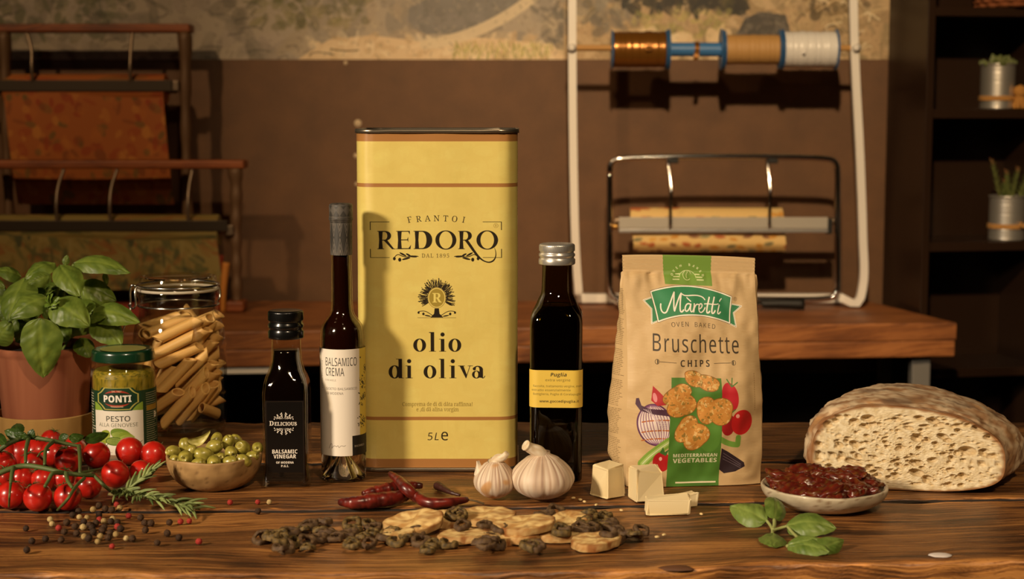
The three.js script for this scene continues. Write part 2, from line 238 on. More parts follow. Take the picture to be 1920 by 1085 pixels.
// ------------------------------------------------------------------ table in front
const LIFT = [0.001, 0.0016], edges = [];                             // the rear planks stand a little proud of the front one
{
  const t = thing('wooden_table', 'rough brown plank table that carries the food and bottles', 'table');
  const edge = (pts) => { const q = pts.map(([u, v]) => onLevel(u, v)); return (x) => { if (x <= q[0].x) return q[0].z + (x - q[0].x) * 0.03; for (let i = 1; i < q.length; i++) if (x <= q[i].x || i === q.length - 1) return mix(q[i - 1].z, q[i].z, (x - q[i - 1].x) / (q[i].x - q[i - 1].x)); }; };
  const e0 = edge([[-80, 1075], [500, 1074], [960, 1072], [1250, 1069], [1420, 1058], [2000, 1050]]), e1 = edge([[-80, 958], [500, 956], [1000, 950], [1450, 940], [2000, 933]]), e2 = edge([[-80, 870], [900, 868], [2000, 864]]), e3 = () => -1.812;
  const plank = (front, back, off, seed, thick, lift) => {
    const n = 150, x0 = -0.86, x1 = 0.86, r = 0.004, rows = [];
    for (let j = 0; j <= n; j++) {
      const x = mix(x0, x1, j / n), wob = (k) => 0.0016 * n2(x * 14, seed + k) + 0.0009 * n2(x * 55, seed + k), zf = front(x) - 0.0025 + wob(1), zb = back(x) + 0.005 + wob(5), rr = r * (1 + 0.6 * n2(x * 23, seed));
      const sec = []; for (const tt of [0, 0.012, 0.05, 0.2, 0.35, 0.5, 0.65, 0.8, 0.95, 0.988, 1]) sec.push([mix(zf - rr, zb + rr, tt), 0.0006 * n2(x * 9, tt * 3 + seed) - 0.0006]);
      const c = [[zf - rr * 0.3, -rr * 0.3], [zf, -rr], [zf, -thick * 0.5], [zf, -thick], [mix(zf, zb, 0.5), -thick], [zb, -thick], [zb, -rr], [zb + rr * 0.3, -rr * 0.3]];
      const loop = [[...c[3]], [...c[2]], [...c[1]], [...c[0]], ...sec, c[7], c[6], c[5], c[4], c[3]];
      rows.push(loop.map(([z, y]) => [x, y + lift, z]));
    }
    const per = rows[0].map((p, i, a) => a.slice(1, i + 1).reduce((s, q, k) => s + Math.hypot(q[1] - a[k][1], q[2] - a[k][2]), 0));
    const g = loft(rows, { uv: (i, j) => [rows[j][i][0] + off[0], per[i] + off[1]], color: (x, y, z, u) => { const k = u * (rows[0].length - 1), worn = (k > 1.5 && k < 5.2) || (k > 12.8 && k < 14.5) ? 0.55 + 0.5 * n2(x * 18, seed + 3) + 0.3 * n2(x * 70, seed) : 0; const w = 1 + 0.6 * clamp(worn), s = 1 + 0.16 * fbm2(x * 2.2, z * 5 + seed, 3); return [w * s, w * s * 0.99, w * s * 0.96]; } });
    part('plank', g, M.table, t);
    for (const x of [x0, x1]) { const k = x < 0 ? 0 : n, sh = new THREE.Shape(rows[k].slice(0, -1).map((p) => new THREE.Vector2(-p[2], p[1]))), e = new THREE.ShapeGeometry(sh); e.rotateY(PI / 2); e.translate(x, 0, 0); e.setAttribute('color', new THREE.BufferAttribute(new Float32Array(e.attributes.position.count * 3).fill(0.8), 3)); part('plank_end', e, M.table, t); }
  };
  plank(e0, e1, [0.1, 0.02], 3, 0.06, 0); plank(e1, e2, [0.33, 0.27], 17, 0.06, LIFT[0]); plank(e2, e3, [0.22, 0.12], 31, 0.06, LIFT[1]); edges.push(e1, e2);
  for (const [e, y] of [[e1, -0.0012], [e2, -0.0002]]) part('seam_shade_strip', grid(160, 2, (u, v) => { const x = mix(-0.85, 0.85, u); return [x, y + 0.0005 * n2(x * 40, v) , e(x) + mix(0.0062, -0.0035, v)]; }), std(0x20140b, 0.95), t);  // dark strips added in the plank gaps to stand for their shade
  const kn = onLevel(1270, 1068); part('knot', grid(24, 8, (u, v) => { const a = u * 2 * PI, r = (1 - v) * (1 + 0.12 * n2(cos(a), sin(a))); return [r * 0.014 * sin(a), -0.0016 + 0.0032 * pow(v, 0.5), r * 0.0065 * cos(a)]; }, { closed: true }), std(0x5a3820, 0.7), t, [kn.x, 0, kn.z - 0.0085]);
  part('apron', block(1.5, 0.09, 0.02), M.bench, t, [0, -0.106, -1.3]); part('apron', block(1.5, 0.09, 0.02), M.bench, t, [0, -0.106, -1.77]);
  for (const x of [-0.78, 0.78]) for (const z of [-1.31, -1.76]) part('leg', block(0.07, 0.86, 0.07, 0.004), M.bench, t, [x, -0.49, z]);
}

// ------------------------------------------------------------------ workbench behind
{
  const t = thing('workbench', 'orange-brown wooden workbench behind the table, by the wall', 'workbench');
  const right = at(1790, 606, 3.0).x, back = 0.728;
  const board = (h, inset, off) => { const sh = new THREE.Shape([[-1.35, 2.8 + inset], [right - inset, 3.0 + inset], [back - inset, 3.335], [-1.35, 3.335]].map(([x, d]) => new THREE.Vector2(x, d))), g = new THREE.ExtrudeGeometry(sh, { depth: h - 0.005, bevelEnabled: true, bevelThickness: 0.0025, bevelSize: 0.0025, bevelSegments: 2 }); g.rotateX(-PI / 2); g.translate(0, 0.0025, 0); return metreUV(g, off); };
  part('top_board', board(0.033, 0, [0.3, 0.1]), M.bench, t, [0, BENCH - 0.033, 0]);
  part('lower_board', board(0.0305, 0.002, [0.8, 0.33]), M.bench, t, [0, BENCH - 0.0638, 0]);
  const legX = at(1725, 690, 3.03).x, y0 = BENCH - 0.064;
  for (const x of [legX, -1.2]) for (const z of [-3.035, -3.3]) part('leg', block(0.034, y0 - FLOOR, 0.03, 0.002), M.greySteel, t, [x, (y0 + FLOOR) / 2, z]);
  part('chipped_spot', grid(2, 4, (u, v) => [(u - 0.5) * 0.006 * (1 - v), v * 0.022, 0]), std(0xd8cdb8, 0.8), t, [at(1467, 660, 3.0).x, BENCH - 0.063, -2.9985]);
  const a = at(380, 690, 2.93), b = at(520, 690, 2.93);
  part('rail', block(b.x - a.x + 0.2, 0.0135, 0.02, 0.001), M.white, t, [(a.x + b.x) / 2 - 0.1, y0 - 0.0068, -2.888], [0, 0.0926, 0]);
}

// ------------------------------------------------------------------ dark shelf unit on the right
const shelfTop = [];
{
  const D = 3.16, c0 = at(1733, 300, D), t = thing('shelf_unit', 'dark brown open shelf unit beside the workbench', 'shelf unit', [c0.x, FLOOR, -D], 0.17), y1 = 2.1, dep = 0.19, w = 0.262;
  for (const x of [0.008, w]) part('side_panel', block(0.0155, y1, dep, 0.0015), M.espresso, t, [x, y1 / 2, -dep / 2]);
  part('back_panel', block(w, y1, 0.006, 0.001), M.espresso, t, [w / 2 + 0.004, y1 / 2, -dep + 0.004]);
  for (const v of [12, 205, 456, 694, 930]) { const y = at(1820, v, D).y; shelfTop.push(y); part('shelf', block(w - 0.02, 0.0175, dep - 0.01, 0.0015), M.espresso, t, [w / 2 + 0.004, y - 0.00875 - FLOOR, -dep / 2 - 0.001]); }
  part('top_panel', block(w + 0.02, 0.018, dep, 0.0015), M.espresso, t, [w / 2, y1 + 0.009, -dep / 2]);
}
// tin cans with plants and twine
function can(u0, u1, vTop, y, depth, label) {
  const r = (u1 - u0) / 2 * PX(depth), x = at((u0 + u1) / 2, vTop, depth).x, h = at(u0, vTop, depth).y - y, t = thing('tin_can_planter', label, 'planter', [x, y, -depth]);
  const prof = [[0, 0.001], [r * 0.93, 0], [r, 0.002]]; for (let i = 0; i <= 40; i++) { const k = i / 40; prof.push([r * (0.985 + (k > 0.62 && k < 0.86 || k < 0.22 && k > 0.05 ? 0.02 * sin(k * 130) : 0)), 0.004 + (h - 0.008) * k]); }
  prof.push([r * 1.04, h - 0.003], [r * 1.05, h - 0.001], [r * 1.0, h], [r * 0.95, h - 0.002], [r * 0.94, h - 0.012], [0, h - 0.012]);
  part('can', lathe(prof, 40), std(0xd6cfc4, 0.36, { metalness: 0.8 }), t);
  part('soil', lathe([[r * 0.93, h - 0.011], [0, h - 0.006]], 20), std(0x1c120a, 0.95), t);
  return { t, r, h };
}
{
  const up = can(1840, 1904, 119, shelfTop[1], 3.24, 'tin can planter with a small bushy plant on the upper shelf'), lo = can(1856, 1924, 366, shelfTop[2], 3.24, 'tin can planter with upright spiky plant on the middle shelf'), R = seeded(5);
  for (const [k, c] of [[0.24, up], [0.32, lo]]) for (const dy of [-1, 0, 1]) part('twine', new THREE.TorusGeometry(c.r * 1.03, 0.0017, 8, 40).rotateX(PI / 2), M.twine, c.t, [0, c.h * k + dy * 0.003, 0]);
  const leafM = tinted(0.6, { side: THREE.DoubleSide }), green = rgb(0x55602c), pale = rgb(0x8a8f5c);
  for (let i = 0; i < 44; i++) {
    const a = R() * 2 * PI, q = R() * 0.9, x = cos(a) * q * up.r, z = sin(a) * q * up.r, l = 0.01 + R() * 0.012, c = blend(green, pale, R() * 0.8);
    part('leaf', grid(4, 6, (u, v) => [x + (u - 0.5) * l * 0.8 * sin(PI * clamp(v, 0.04, 0.98)) + cos(a) * v * l * 0.6, up.h - 0.008 + v * l * (1.3 - q * 0.7), z + sin(a) * v * l * 0.6 + 0.002 * sin(u * PI)], { color: () => c }), leafM, up.t);
  }
  for (const [x, tilt, h] of [[-0.014, -0.25, 0.082], [0.002, -0.12, 0.06], [0.006, 0.2, 0.066], [0.018, 0.32, 0.07], [0.024, 0.45, 0.055], [-0.006, 0.05, 0.04]]) {
    const z = (R() - 0.5) * 0.02, b = V(x, lo.h - 0.012, z), tip = V(x + tilt * h, lo.h - 0.012 + h, z);
    const st = part('stem', bar(b, tip, (q) => 0.0018 * (1 - 0.5 * q), 6), std(0x6a6a34, 0.7), lo.t), gs = [];
    for (let i = 0; i < 34; i++) {
      const k = 0.12 + 0.88 * i / 34, a = i * 2.4, p = V().lerpVectors(b, tip, k), l = 0.013 * (1 - 0.4 * k), e = V(cos(a) * l * 0.7, l * 0.8, sin(a) * l * 0.7), col = k > 0.82 ? blend(rgb(0x6f6a30), rgb(0xa0623c), (k - 0.82) * 5) : blend(rgb(0x4f5c24), rgb(0x76803c), R());
      part('leaf', tube([p, p.clone().addScaledVector(e, 0.6), p.clone().add(e)], (q) => 0.0013 * (1 - q * 0.8), 3, 5, { color: () => col }), leafM, st);
    }
  }
  // twine bow at the side of each can
  for (const c of [up, lo]) { const x = c === up ? c.r * 1.02 : c.r * 0.55, y = c.h * (c === up ? 0.24 : 0.32), z = c === up ? c.r * 0.5 : c.r * 0.92; for (const k of [-1, 1]) part('twine_bow', tube([[x, y, z], [x + k * 0.007 + 0.004, y + 0.009, z + 0.004], [x + k * 0.01 + 0.005, y + 0.001, z + 0.005], [x, y, z + 0.001]], 0.0022, 16, 6), M.twine, c.t); }
  // small knotted raffia figure by the upper can
  const f = thing('raffia_knot', 'knotted golden raffia bundle right of the upper tin can', 'ornament', [at(1913, 204, 3.21).x, shelfTop[1], -3.215]), fm = std(0xb07a36, 0.85);
  part('knot', grid(20, 14, (u, v) => { const a = u * 2 * PI, b = v * PI, r = 0.0125 * (1 + 0.14 * n3(sin(a) * 2, cos(b) * 2, cos(a) * 2)); return [r * sin(b) * sin(a), 0.034 - r * cos(b) + 0.0, r * sin(b) * cos(a)]; }, { closed: true }), fm, f);
  for (let i = 0; i < 9; i++) { const a = i / 9 * 2 * PI; part('strand', tube([[cos(a) * 0.004, 0.027, sin(a) * 0.004], [cos(a) * 0.009, 0.014, sin(a) * 0.009], [cos(a) * 0.0125, 0.0015, sin(a) * 0.0125]], 0.0036, 8, 6), fm, f); }
  // wicker basket on the top shelf
  const bk = thing('wicker_basket', 'reddish wicker basket on the top shelf', 'basket', [at(1890, 5, 3.25).x + 0.02, shelfTop[0], -3.262]), wm = std(0x8a4f2a, 0.7);
  part('basket_floor', lathe([[0, 0.002], [0.076, 0.002], [0.076, 0.006], [0, 0.006]], 40), wm, bk);
  for (let j = 0; j < 8; j++) part('weave', grid(120, 6, (u, v) => { const a = u * 2 * PI, b = v * 2 * PI, R0 = 0.074 + j * 0.001 + 0.003 * sin(a * 18 + j * PI); return [(R0 + 0.005 * cos(b)) * sin(a), 0.0055 + j * 0.009 + 0.005 * sin(b), (R0 + 0.005 * cos(b)) * cos(a)]; }, { closed: true }), wm, bk);
}

// ------------------------------------------------------------------ wrapping paper rack on the left
{
  const t = thing('wrapping_paper_rack', 'two-tier wooden wrapping paper rack with iron posts', 'paper rack');
  const post = (u, v0, v1, d, w, foot) => { const a = at(u, v0, d), b = at(u, v1, d); part('post', tube([[a.x, a.y, -d], [a.x + 0.002, mix(a.y, b.y, 0.1), -d], [a.x, mix(a.y, b.y, 0.5), -d], [a.x, foot ?? b.y, -d]], (q) => w * (1 + 0.35 * pow(1 - q, 6) + 0.12 * sin(q * 40)), 40, 8), std(0x6d5138, 0.55, { metalness: 0.25 }), t); };
  const beam = (u0, u1, v0, v1, d, dep, k) => { const a = at(u0, v1, d), b = at(u1, v0, d); part('beam', block(b.x - a.x, b.y - a.y, dep, 0.004, 3, [k, k * 0.4]), M.rackWood, t, [(a.x + b.x) / 2, (a.y + b.y) / 2, -d - dep / 2 + 0.012]); };
  const cutter = (u0, u1, v0, v1, d) => { const a = at(u0, v1, d), b = at(u1, v0, d); part('cutter_bar', block(b.x - a.x, b.y - a.y, 0.006, 0.001), M.darkSteel, t, [(a.x + b.x) / 2, (a.y + b.y) / 2, -d]); };
  const hook = (u, v0, v1, d, k) => { const a = at(u, v0, d), b = at(u, v1, d - 0.01); part('hook', tube([[a.x + k * 0.012, a.y, -d], [a.x + k * 0.002, mix(a.y, b.y, 0.35), -d + 0.008], [b.x, mix(a.y, b.y, 0.7), -d + 0.016], [b.x, b.y, -d + 0.014]], 0.0036, 20, 8), M.oldSteel, t); };
  beam(-140, 358, 45, 61, 3.27, 0.05, 0.2); post(345, 60, 305, 3.27, 0.0105, BENCH); post(6, 60, 305, 3.27, 0.0105, BENCH); cutter(-120, 322, 150, 171, 3.25); hook(62, 61, 152, 3.262, -1); hook(246, 61, 152, 3.262, 0.2);
  beam(-140, 459, 300, 316, 3.17, 0.055, 0.7); post(440, 315, 560, 3.17, 0.0105, BENCH); post(-110, 315, 560, 3.17, 0.0105, BENCH); cutter(-120, 426, 413, 433, 3.15); hook(108, 317, 415, 3.165, 1); hook(208, 317, 415, 3.165, 1); hook(354, 317, 415, 3.165, 0.6);
  for (const [u, d] of [[440, 3.17], [-110, 3.17], [345, 3.27], [6, 3.27]]) part('foot', block(0.036, 0.022, 0.05, 0.005), M.rackWood, t, [at(u, 570, d).x + 0.004, BENCH + 0.011, -d]);
  for (const [u, v, d] of [[330, 155, 3.262], [432, 425, 3.162]]) part('bracket', block(0.014, 0.02, 0.02, 0.002), M.oldSteel, t, at(u, v, d).add(V(0, -0.006, 0)));
  const paper = (x0, y0, cols, ground, n, leafy) => { const R = seeded(n); const q = print(0, 0, 256, 256, 2, (g) => { g.fillStyle = ground; g.fillRect(0, 0, 256, 256); for (let i = 0; i < n; i++) { const x = R() * 256, y = R() * 256, a = R() * 6; g.globalAlpha = 0.35 + R() * 0.5; g.fillStyle = cols[(R() * cols.length) | 0]; for (const [ox, oy] of [[0, 0], [256, 0], [-256, 0], [0, 256], [0, -256]]) { oval(g, x + ox, y + oy, leafy ? 4 + R() * 2 : 5 + R() * 12, leafy ? 15 + R() * 6 : 4 + R() * 9, a); g.fill(); } } }); q.wrapS = q.wrapT = THREE.RepeatWrapping; q.repeat.set(1 / 0.22, 1 / 0.22); return std(0xffffff, 0.75, { map: q, side: THREE.DoubleSide }); };
  const roll = (label, u0, u1, vRoll, vSheet, vEnd, d, curl, m, R0) => {
    const a = at(u0, vRoll, d + 0.03), b = at(u1, vRoll, d + 0.03), w = b.x - a.x, r = R0, cy = a.y - r, t = thing('wrapping_paper_roll', label, 'paper roll', [a.x + w / 2, cy, -d - 0.03], 0);
    part('roll', lathe([[0, -w / 2], [r * 0.97, -w / 2], [r, -w / 2 + 0.002], [r, w / 2 - 0.002], [r * 0.97, w / 2], [0, w / 2]], 32, { uv: (i, j) => [i * 0.007, j * w / 5] }).rotateZ(-PI / 2), m, t);
    const e = at(u0, vEnd, d).y - cy, s = at(u0, vSheet, d).y - cy;
    part('hanging_sheet', grid(16, 30, (x, y) => { const k = y, yy = mix(s + 0.02, e, k), z = 0.026 - 0.004 * k - curl * pow(k, 2.2) + 0.002 * sin(x * 5 + k * 3); return [(x - 0.5) * w * 0.98 + k * 0.012, yy, z + 0.002]; }, { uv: (i, j) => [i / 16 * w, (1 - j / 30) * (s - e)] }), m, t);
    part('core', lathe([[0.008, -w / 2 - 0.02], [0.008, w / 2 + 0.02]], 12).rotateZ(-PI / 2), M.oldSteel, t);
  };
  roll('rust-orange floral wrapping paper roll in the rack’s upper tier', 10, 312, 139, 172, 385, 3.25, 0.03, paper(0, 0, ['#8a4a20', '#b96a2c', '#6e5a2a', '#a0431d', '#c98238'], '#b0622a', 120), 0.03);
  roll('olive-green feather-print wrapping paper roll in the rack’s lower tier', -100, 412, 402, 434, 545, 3.15, 0.012, paper(0, 0, ['#59592e', '#7d6a30', '#8a5a28', '#44482a', '#97854a'], '#8d7a40', 260, true), 0.03);
  // loose offcuts beside the post and the red one behind the basil
  const off = (label, col, u, v0, v1, d, w, bend) => { const a = at(u, v0, d), h = a.y - BENCH; single('paper_offcut', tube([[0, 0.0, 0], [bend * 0.4, h * 0.5, 0.004], [bend, h, 0]], (q) => w * (0.75 + 0.35 * q), 14, 10), std(col, 0.7), label, 'paper', null, [a.x - bend, BENCH, -d]); };
  off('rolled red paper offcut leaning by the rack’s right post', 0xa83d20, 412, 478, 560, 3.19, 0.007, 0.006); off('rolled orange paper offcut leaning by the rack’s right post', 0xc07a2c, 424, 492, 560, 3.16, 0.007, 0.008);
  const a = at(196, 562, 3.1), b = at(270, 540, 3.1);
  single('red_box', block(b.x - a.x + 0.05, 0.022, 0.05, 0.002), std(0x8e2a18, 0.6), 'flat red box on the workbench behind the basil', 'box', null, [(a.x + b.x) / 2 - 0.02, BENCH + 0.011, -3.1]);
}

// ------------------------------------------------------------------ white ribbon rack with four spools
{
  const d = 3.22, t = thing('ribbon_rack', 'white metal ribbon rack with a wooden rod', 'ribbon rack'), flat = (pts, w, dep, closed) => { // a flat bar bent along points in the x-y plane, standing at depth
    const c = new THREE.CatmullRomCurve3(pts, false, 'centripetal'), n = 60, rows = [];
    for (let j = 0; j <= n; j++) { const p = c.getPointAt(j / n), tg = c.getTangentAt(j / n), N = V(-tg.y, tg.x, 0).normalize(); rows.push([[1, 1], [1, -1], [-1, -1], [-1, 1], [1, 1]].flatMap(([a, b], k, all) => { const q = [p.x + N.x * w / 2 * a, p.y + N.y * w / 2 * a, p.z + dep / 2 * b]; return k && k < 4 ? [q, q] : [q]; })); }
    const caps = (r) => r.map(() => r.reduce((s, p) => [s[0] + p[0] / r.length, s[1] + p[1] / r.length, s[2] + p[2] / r.length], [0, 0, 0]));
    return loft([caps(rows[0]), rows[0].map((p) => [...p]), ...rows, caps(rows[n])]);
  };
  const L = (u, v, dd = d) => at(u, v, dd);
  part('frame', flat([L(1073, -120), L(1073, 100), L(1075, 300), L(1079, 460), L(1085, 552, 3.23)], 0.0155, 0.013), M.white, t);
  part('frame', flat([L(1597, -120), L(1602, 100), L(1612, 300), L(1617, 440), L(1618, 530), L(1606, 568, 3.215), L(1574, 556, 3.215)], 0.0155, 0.013), M.white, t);
  { const a = L(1080, 551, 3.29), b = L(1580, 551, 3.29); part('base_bar', block(b.x - a.x, 0.018, 0.024, 0.003), M.white, t, [(a.x + b.x) / 2, BENCH + 0.012, -3.285]); }
  { const a = L(1072, 90), b = L(1604, 90); part('rod', bar(a, b, 0.006, 12), std(0xb98a4c, 0.6), t); for (const p of [a, b]) part('bolt', lathe([[0, -0.012], [0.009, -0.012], [0.009, 0.012], [0, 0.012]], 12).rotateX(PI / 2), M.white, t, p); }
  const blue = std(0x3f74ab, 0.4), spool = (u0, u1, rF, rW, wm, tail, label, extra) => {
    const c = at((u0 + u1) / 2, 90, d), w = (u1 - u0) * PX(d), px = PX(d), s = thing('ribbon_spool', label, 'ribbon spool', [c.x, c.y - 0.003, -d]);
    const disc = (x) => part('flange', lathe([[0.0075, -0.0015], [rF * px * 0.96, -0.0015], [rF * px, 0], [rF * px * 0.96, 0.0015], [0.0075, 0.0015], [0.0075, -0.0015]], 40).rotateZ(-PI / 2), extra?.flange ?? blue, s, [x, 0, 0]);
    disc(-w / 2); disc(w / 2);
    part('core', lathe([[rW[0] * px, -w / 2], [rW[0] * px, w / 2]], 32).rotateZ(-PI / 2), blue, s);
    if (rW[1]) { const prof = []; for (let i = 0; i <= 60; i++) prof.push([(rW[1] + (i % 2 ? 0.5 : 0) + 0.8 * n2(i * 0.2, u0)) * px, -w / 2 + 0.002 + (w - 0.004) * i / 60]); prof.unshift([0.006, prof[0][1]]); prof.push([0.006, prof[prof.length - 1][1]]); part('ribbon', lathe(prof, 40).rotateZ(-PI / 2), wm, s); }
    for (const [u, w2, len] of tail) { const r = (rW[1] || rW[0]) * px + 0.001, x = (u - (u0 + u1) / 2) * px; part('ribbon_tail', grid(2, 20, (a, b) => { const an = b < 0.6 ? -0.5 + b / 0.6 * 2.0 : 1.5, rr = r + 0.0005, ex = b < 0.6 ? 0 : (b - 0.6) / 0.4; return [x + (a - 0.5) * w2 * px + (b < 0.6 ? 0 : -0.004 * ex), rr * cos(an) - ex * len, rr * sin(an) + 0.006 * sin(ex * 2)]; }), extra?.tail ?? wm, s); }
  };
  const gold = std(0x8a5a22, 0.26, { metalness: 0.55 });
  spool(1148, 1249, 37, [15, 33], gold, [[1216, 11, 0.006]], 'shiny bronze ribbon spool at the rod’s end, nearest the oil tin');
  spool(1254, 1352, 39, [13, 0], null, [[1306, 9, 0.022]], 'almost empty blue ribbon spool with one bronze strip', { tail: gold });
  spool(1358, 1461, 37, [15, 27], std(0xb98d52, 0.6), [], 'matt tan ribbon spool between the blue and white ones');
  spool(1467, 1567, 38, [15, 33], std(0xe4e0da, 0.35), [[1504, 6, 0.012]], 'white ribbon spool with blue flanges by the frame’s right leg');
}

// ------------------------------------------------------------------ chrome paper cutter
{
  const d = 3.21, t = thing('paper_cutter_stand', 'chrome tube wrapping paper cutter stand on the workbench', 'paper cutter'), L = (u, v, dd = d) => at(u, v, dd), r = 0.0062;
  const corner = (u, v, du, dv) => [L(u + du * 26, v), L(u + du * 8, v + dv * 4), L(u + du * 1, v + dv * 14), L(u, v + dv * 28)];
  const P = [...corner(1143, 297, 1, 1).reverse(), ...corner(1570, 297, -1, 1), L(1570, 420), ...corner(1570, 560, -1, -1).reverse(), L(1360, 560), ...corner(1143, 560, 1, -1), L(1143, 420), L(1143, 325)];
  part('tube_frame', tube(P, r, 260, 10), M.chrome, t);
  const bent = (u) => part('spring_arm', tube([L(u, 299), L(u + 1, 306, d - 0.004), L(u + 6, 352, d - 0.018), L(u + 6, 362, d - 0.02), L(u + 5, 395, d - 0.02), L(u + 5, 424, d - 0.017)], 0.0036, 40, 8), M.chrome, t); bent(1252); bent(1438);
  for (const u of [1252, 1438]) part('arm_clip', block(0.02, 0.009, 0.018, 0.002), M.rubber, t, L(u + 10, 302));
  { const a = L(1160, 436, d - 0.006), b = L(1552, 404, d - 0.006); part('cutting_bar', block(b.x - a.x, 0.022, 0.004, 0.001), std(0xbdb6aa, 0.4, { metalness: 0.3 }), t, [(a.x + b.x) / 2, mix(a.y, b.y, 0.58), -d + 0.008]); part('blade', block(b.x - a.x, 0.007, 0.007, 0.001), M.alu, t, [(a.x + b.x) / 2, a.y + 0.004, -d + 0.009]); part('knob', lathe([[0, 0], [0.006, 0.001], [0.006, 0.012], [0, 0.013]], 14).rotateZ(PI / 2), std(0xb48a4a, 0.3, { metalness: 0.8 }), t, [a.x, a.y + 0.012, -d + 0.006]); part('bar_holder', block(0.012, 0.03, 0.014, 0.002), M.rubber, t, [b.x + 0.004, a.y + 0.012, -d]); }
  { const a = L(1330, 566, d - 0.03), y = BENCH + 0.0118; part('foot', tube([[a.x, y, -d + 0.002], [a.x + 0.03, y, -d + 0.03], [a.x + 0.12, y, -d + 0.03]], 0.0068, 24, 10), M.chrome, t); part('rubber_cap', tube([[a.x + 0.1, y + 0.001, -d + 0.03], [a.x + 0.14, y + 0.0015, -d + 0.03], [a.x + 0.185, y + 0.0005, -d + 0.03]], (q) => 0.0078 + 0.0035 * q, 10, 14), M.rubber, t); }
  for (const u of [1158]) { const x = L(u, 570).x; part('foot', tube([[x, BENCH + 0.012, -d - 0.05], [x, BENCH + 0.012, -d + 0.0], [x + 0.012, BENCH + 0.01, -d + 0.05]], 0.007, 16, 10), M.chrome, t); part('rubber_cap', tube([[x + 0.008, BENCH + 0.0105, -d + 0.036], [x + 0.012, BENCH + 0.0105, -d + 0.05], [x + 0.016, BENCH + 0.0105, -d + 0.066]], 0.0105, 6, 12), M.rubber, t); }
  const R = seeded(41), q = print(0, 0, 300, 200, 2.5, (g) => { g.fillStyle = '#e0bd7a'; g.fillRect(0, 0, 300, 200); const leaf = (x, y, a, s, c) => { g.save(); g.translate(x, y); g.rotate(a); g.fillStyle = c; for (const k of [-0.9, -0.45, 0, 0.45, 0.9]) { g.save(); g.rotate(k); oval(g, 0, -s * 0.55, s * 0.2, s * (0.6 - abs(k) * 0.2)); g.fill(); g.restore(); } g.restore(); }; for (let j = 0; j < 7; j++) for (let i = 0; i < 11; i++) { g.globalAlpha = 0.7; leaf(i * 28 + (j % 2) * 14 + R() * 8, j * 29 + 16 + R() * 6, R() * 6, 12 + R() * 4, ['#b0562c', '#6d6a4c', '#c98a30', '#7a4a30', '#8d8a66', '#d29a3c'][(R() * 6) | 0]); } });
  q.wrapS = q.wrapT = THREE.RepeatWrapping; const m = std(0xffffff, 0.7, { map: q, side: THREE.DoubleSide });
  const a = L(1182, 389, d + 0.03), b = L(1466, 389, d + 0.03), w = b.x - a.x, rr = 0.026, g = thing('wrapping_paper_roll', 'autumn-leaf wrapping paper roll in the chrome cutter stand', 'paper roll', [(a.x + b.x) / 2, a.y - rr, -d - 0.032]);
  part('roll', lathe([[0, -w / 2], [rr, -w / 2], [rr, w / 2], [0, w / 2]], 36, { uv: (i, j) => [j / 3, i / 36 * 0.7] }).rotateZ(-PI / 2), m, g);
  part('hanging_sheet', grid(10, 20, (x, y) => { const an = -0.3 + y * 2.2, z = y < 0.76 ? 0.028 + 0.006 * y : 0.0326 - pow((y - 0.76) / 0.24, 1.6) * 0.016; return [(x - 0.5) * w + 0.006 * y, rr * 0.4 - y * 0.07, z + 0.002 * sin(x * 4)]; }, { uv: (i, j) => [i / 10, 0.75 - j / 20 * 0.7] }), m, g);
  part('core', lathe([[0.007, -w / 2 - 0.03], [0.007, w / 2 + 0.11]], 12).rotateZ(-PI / 2), M.oldSteel, g);
}

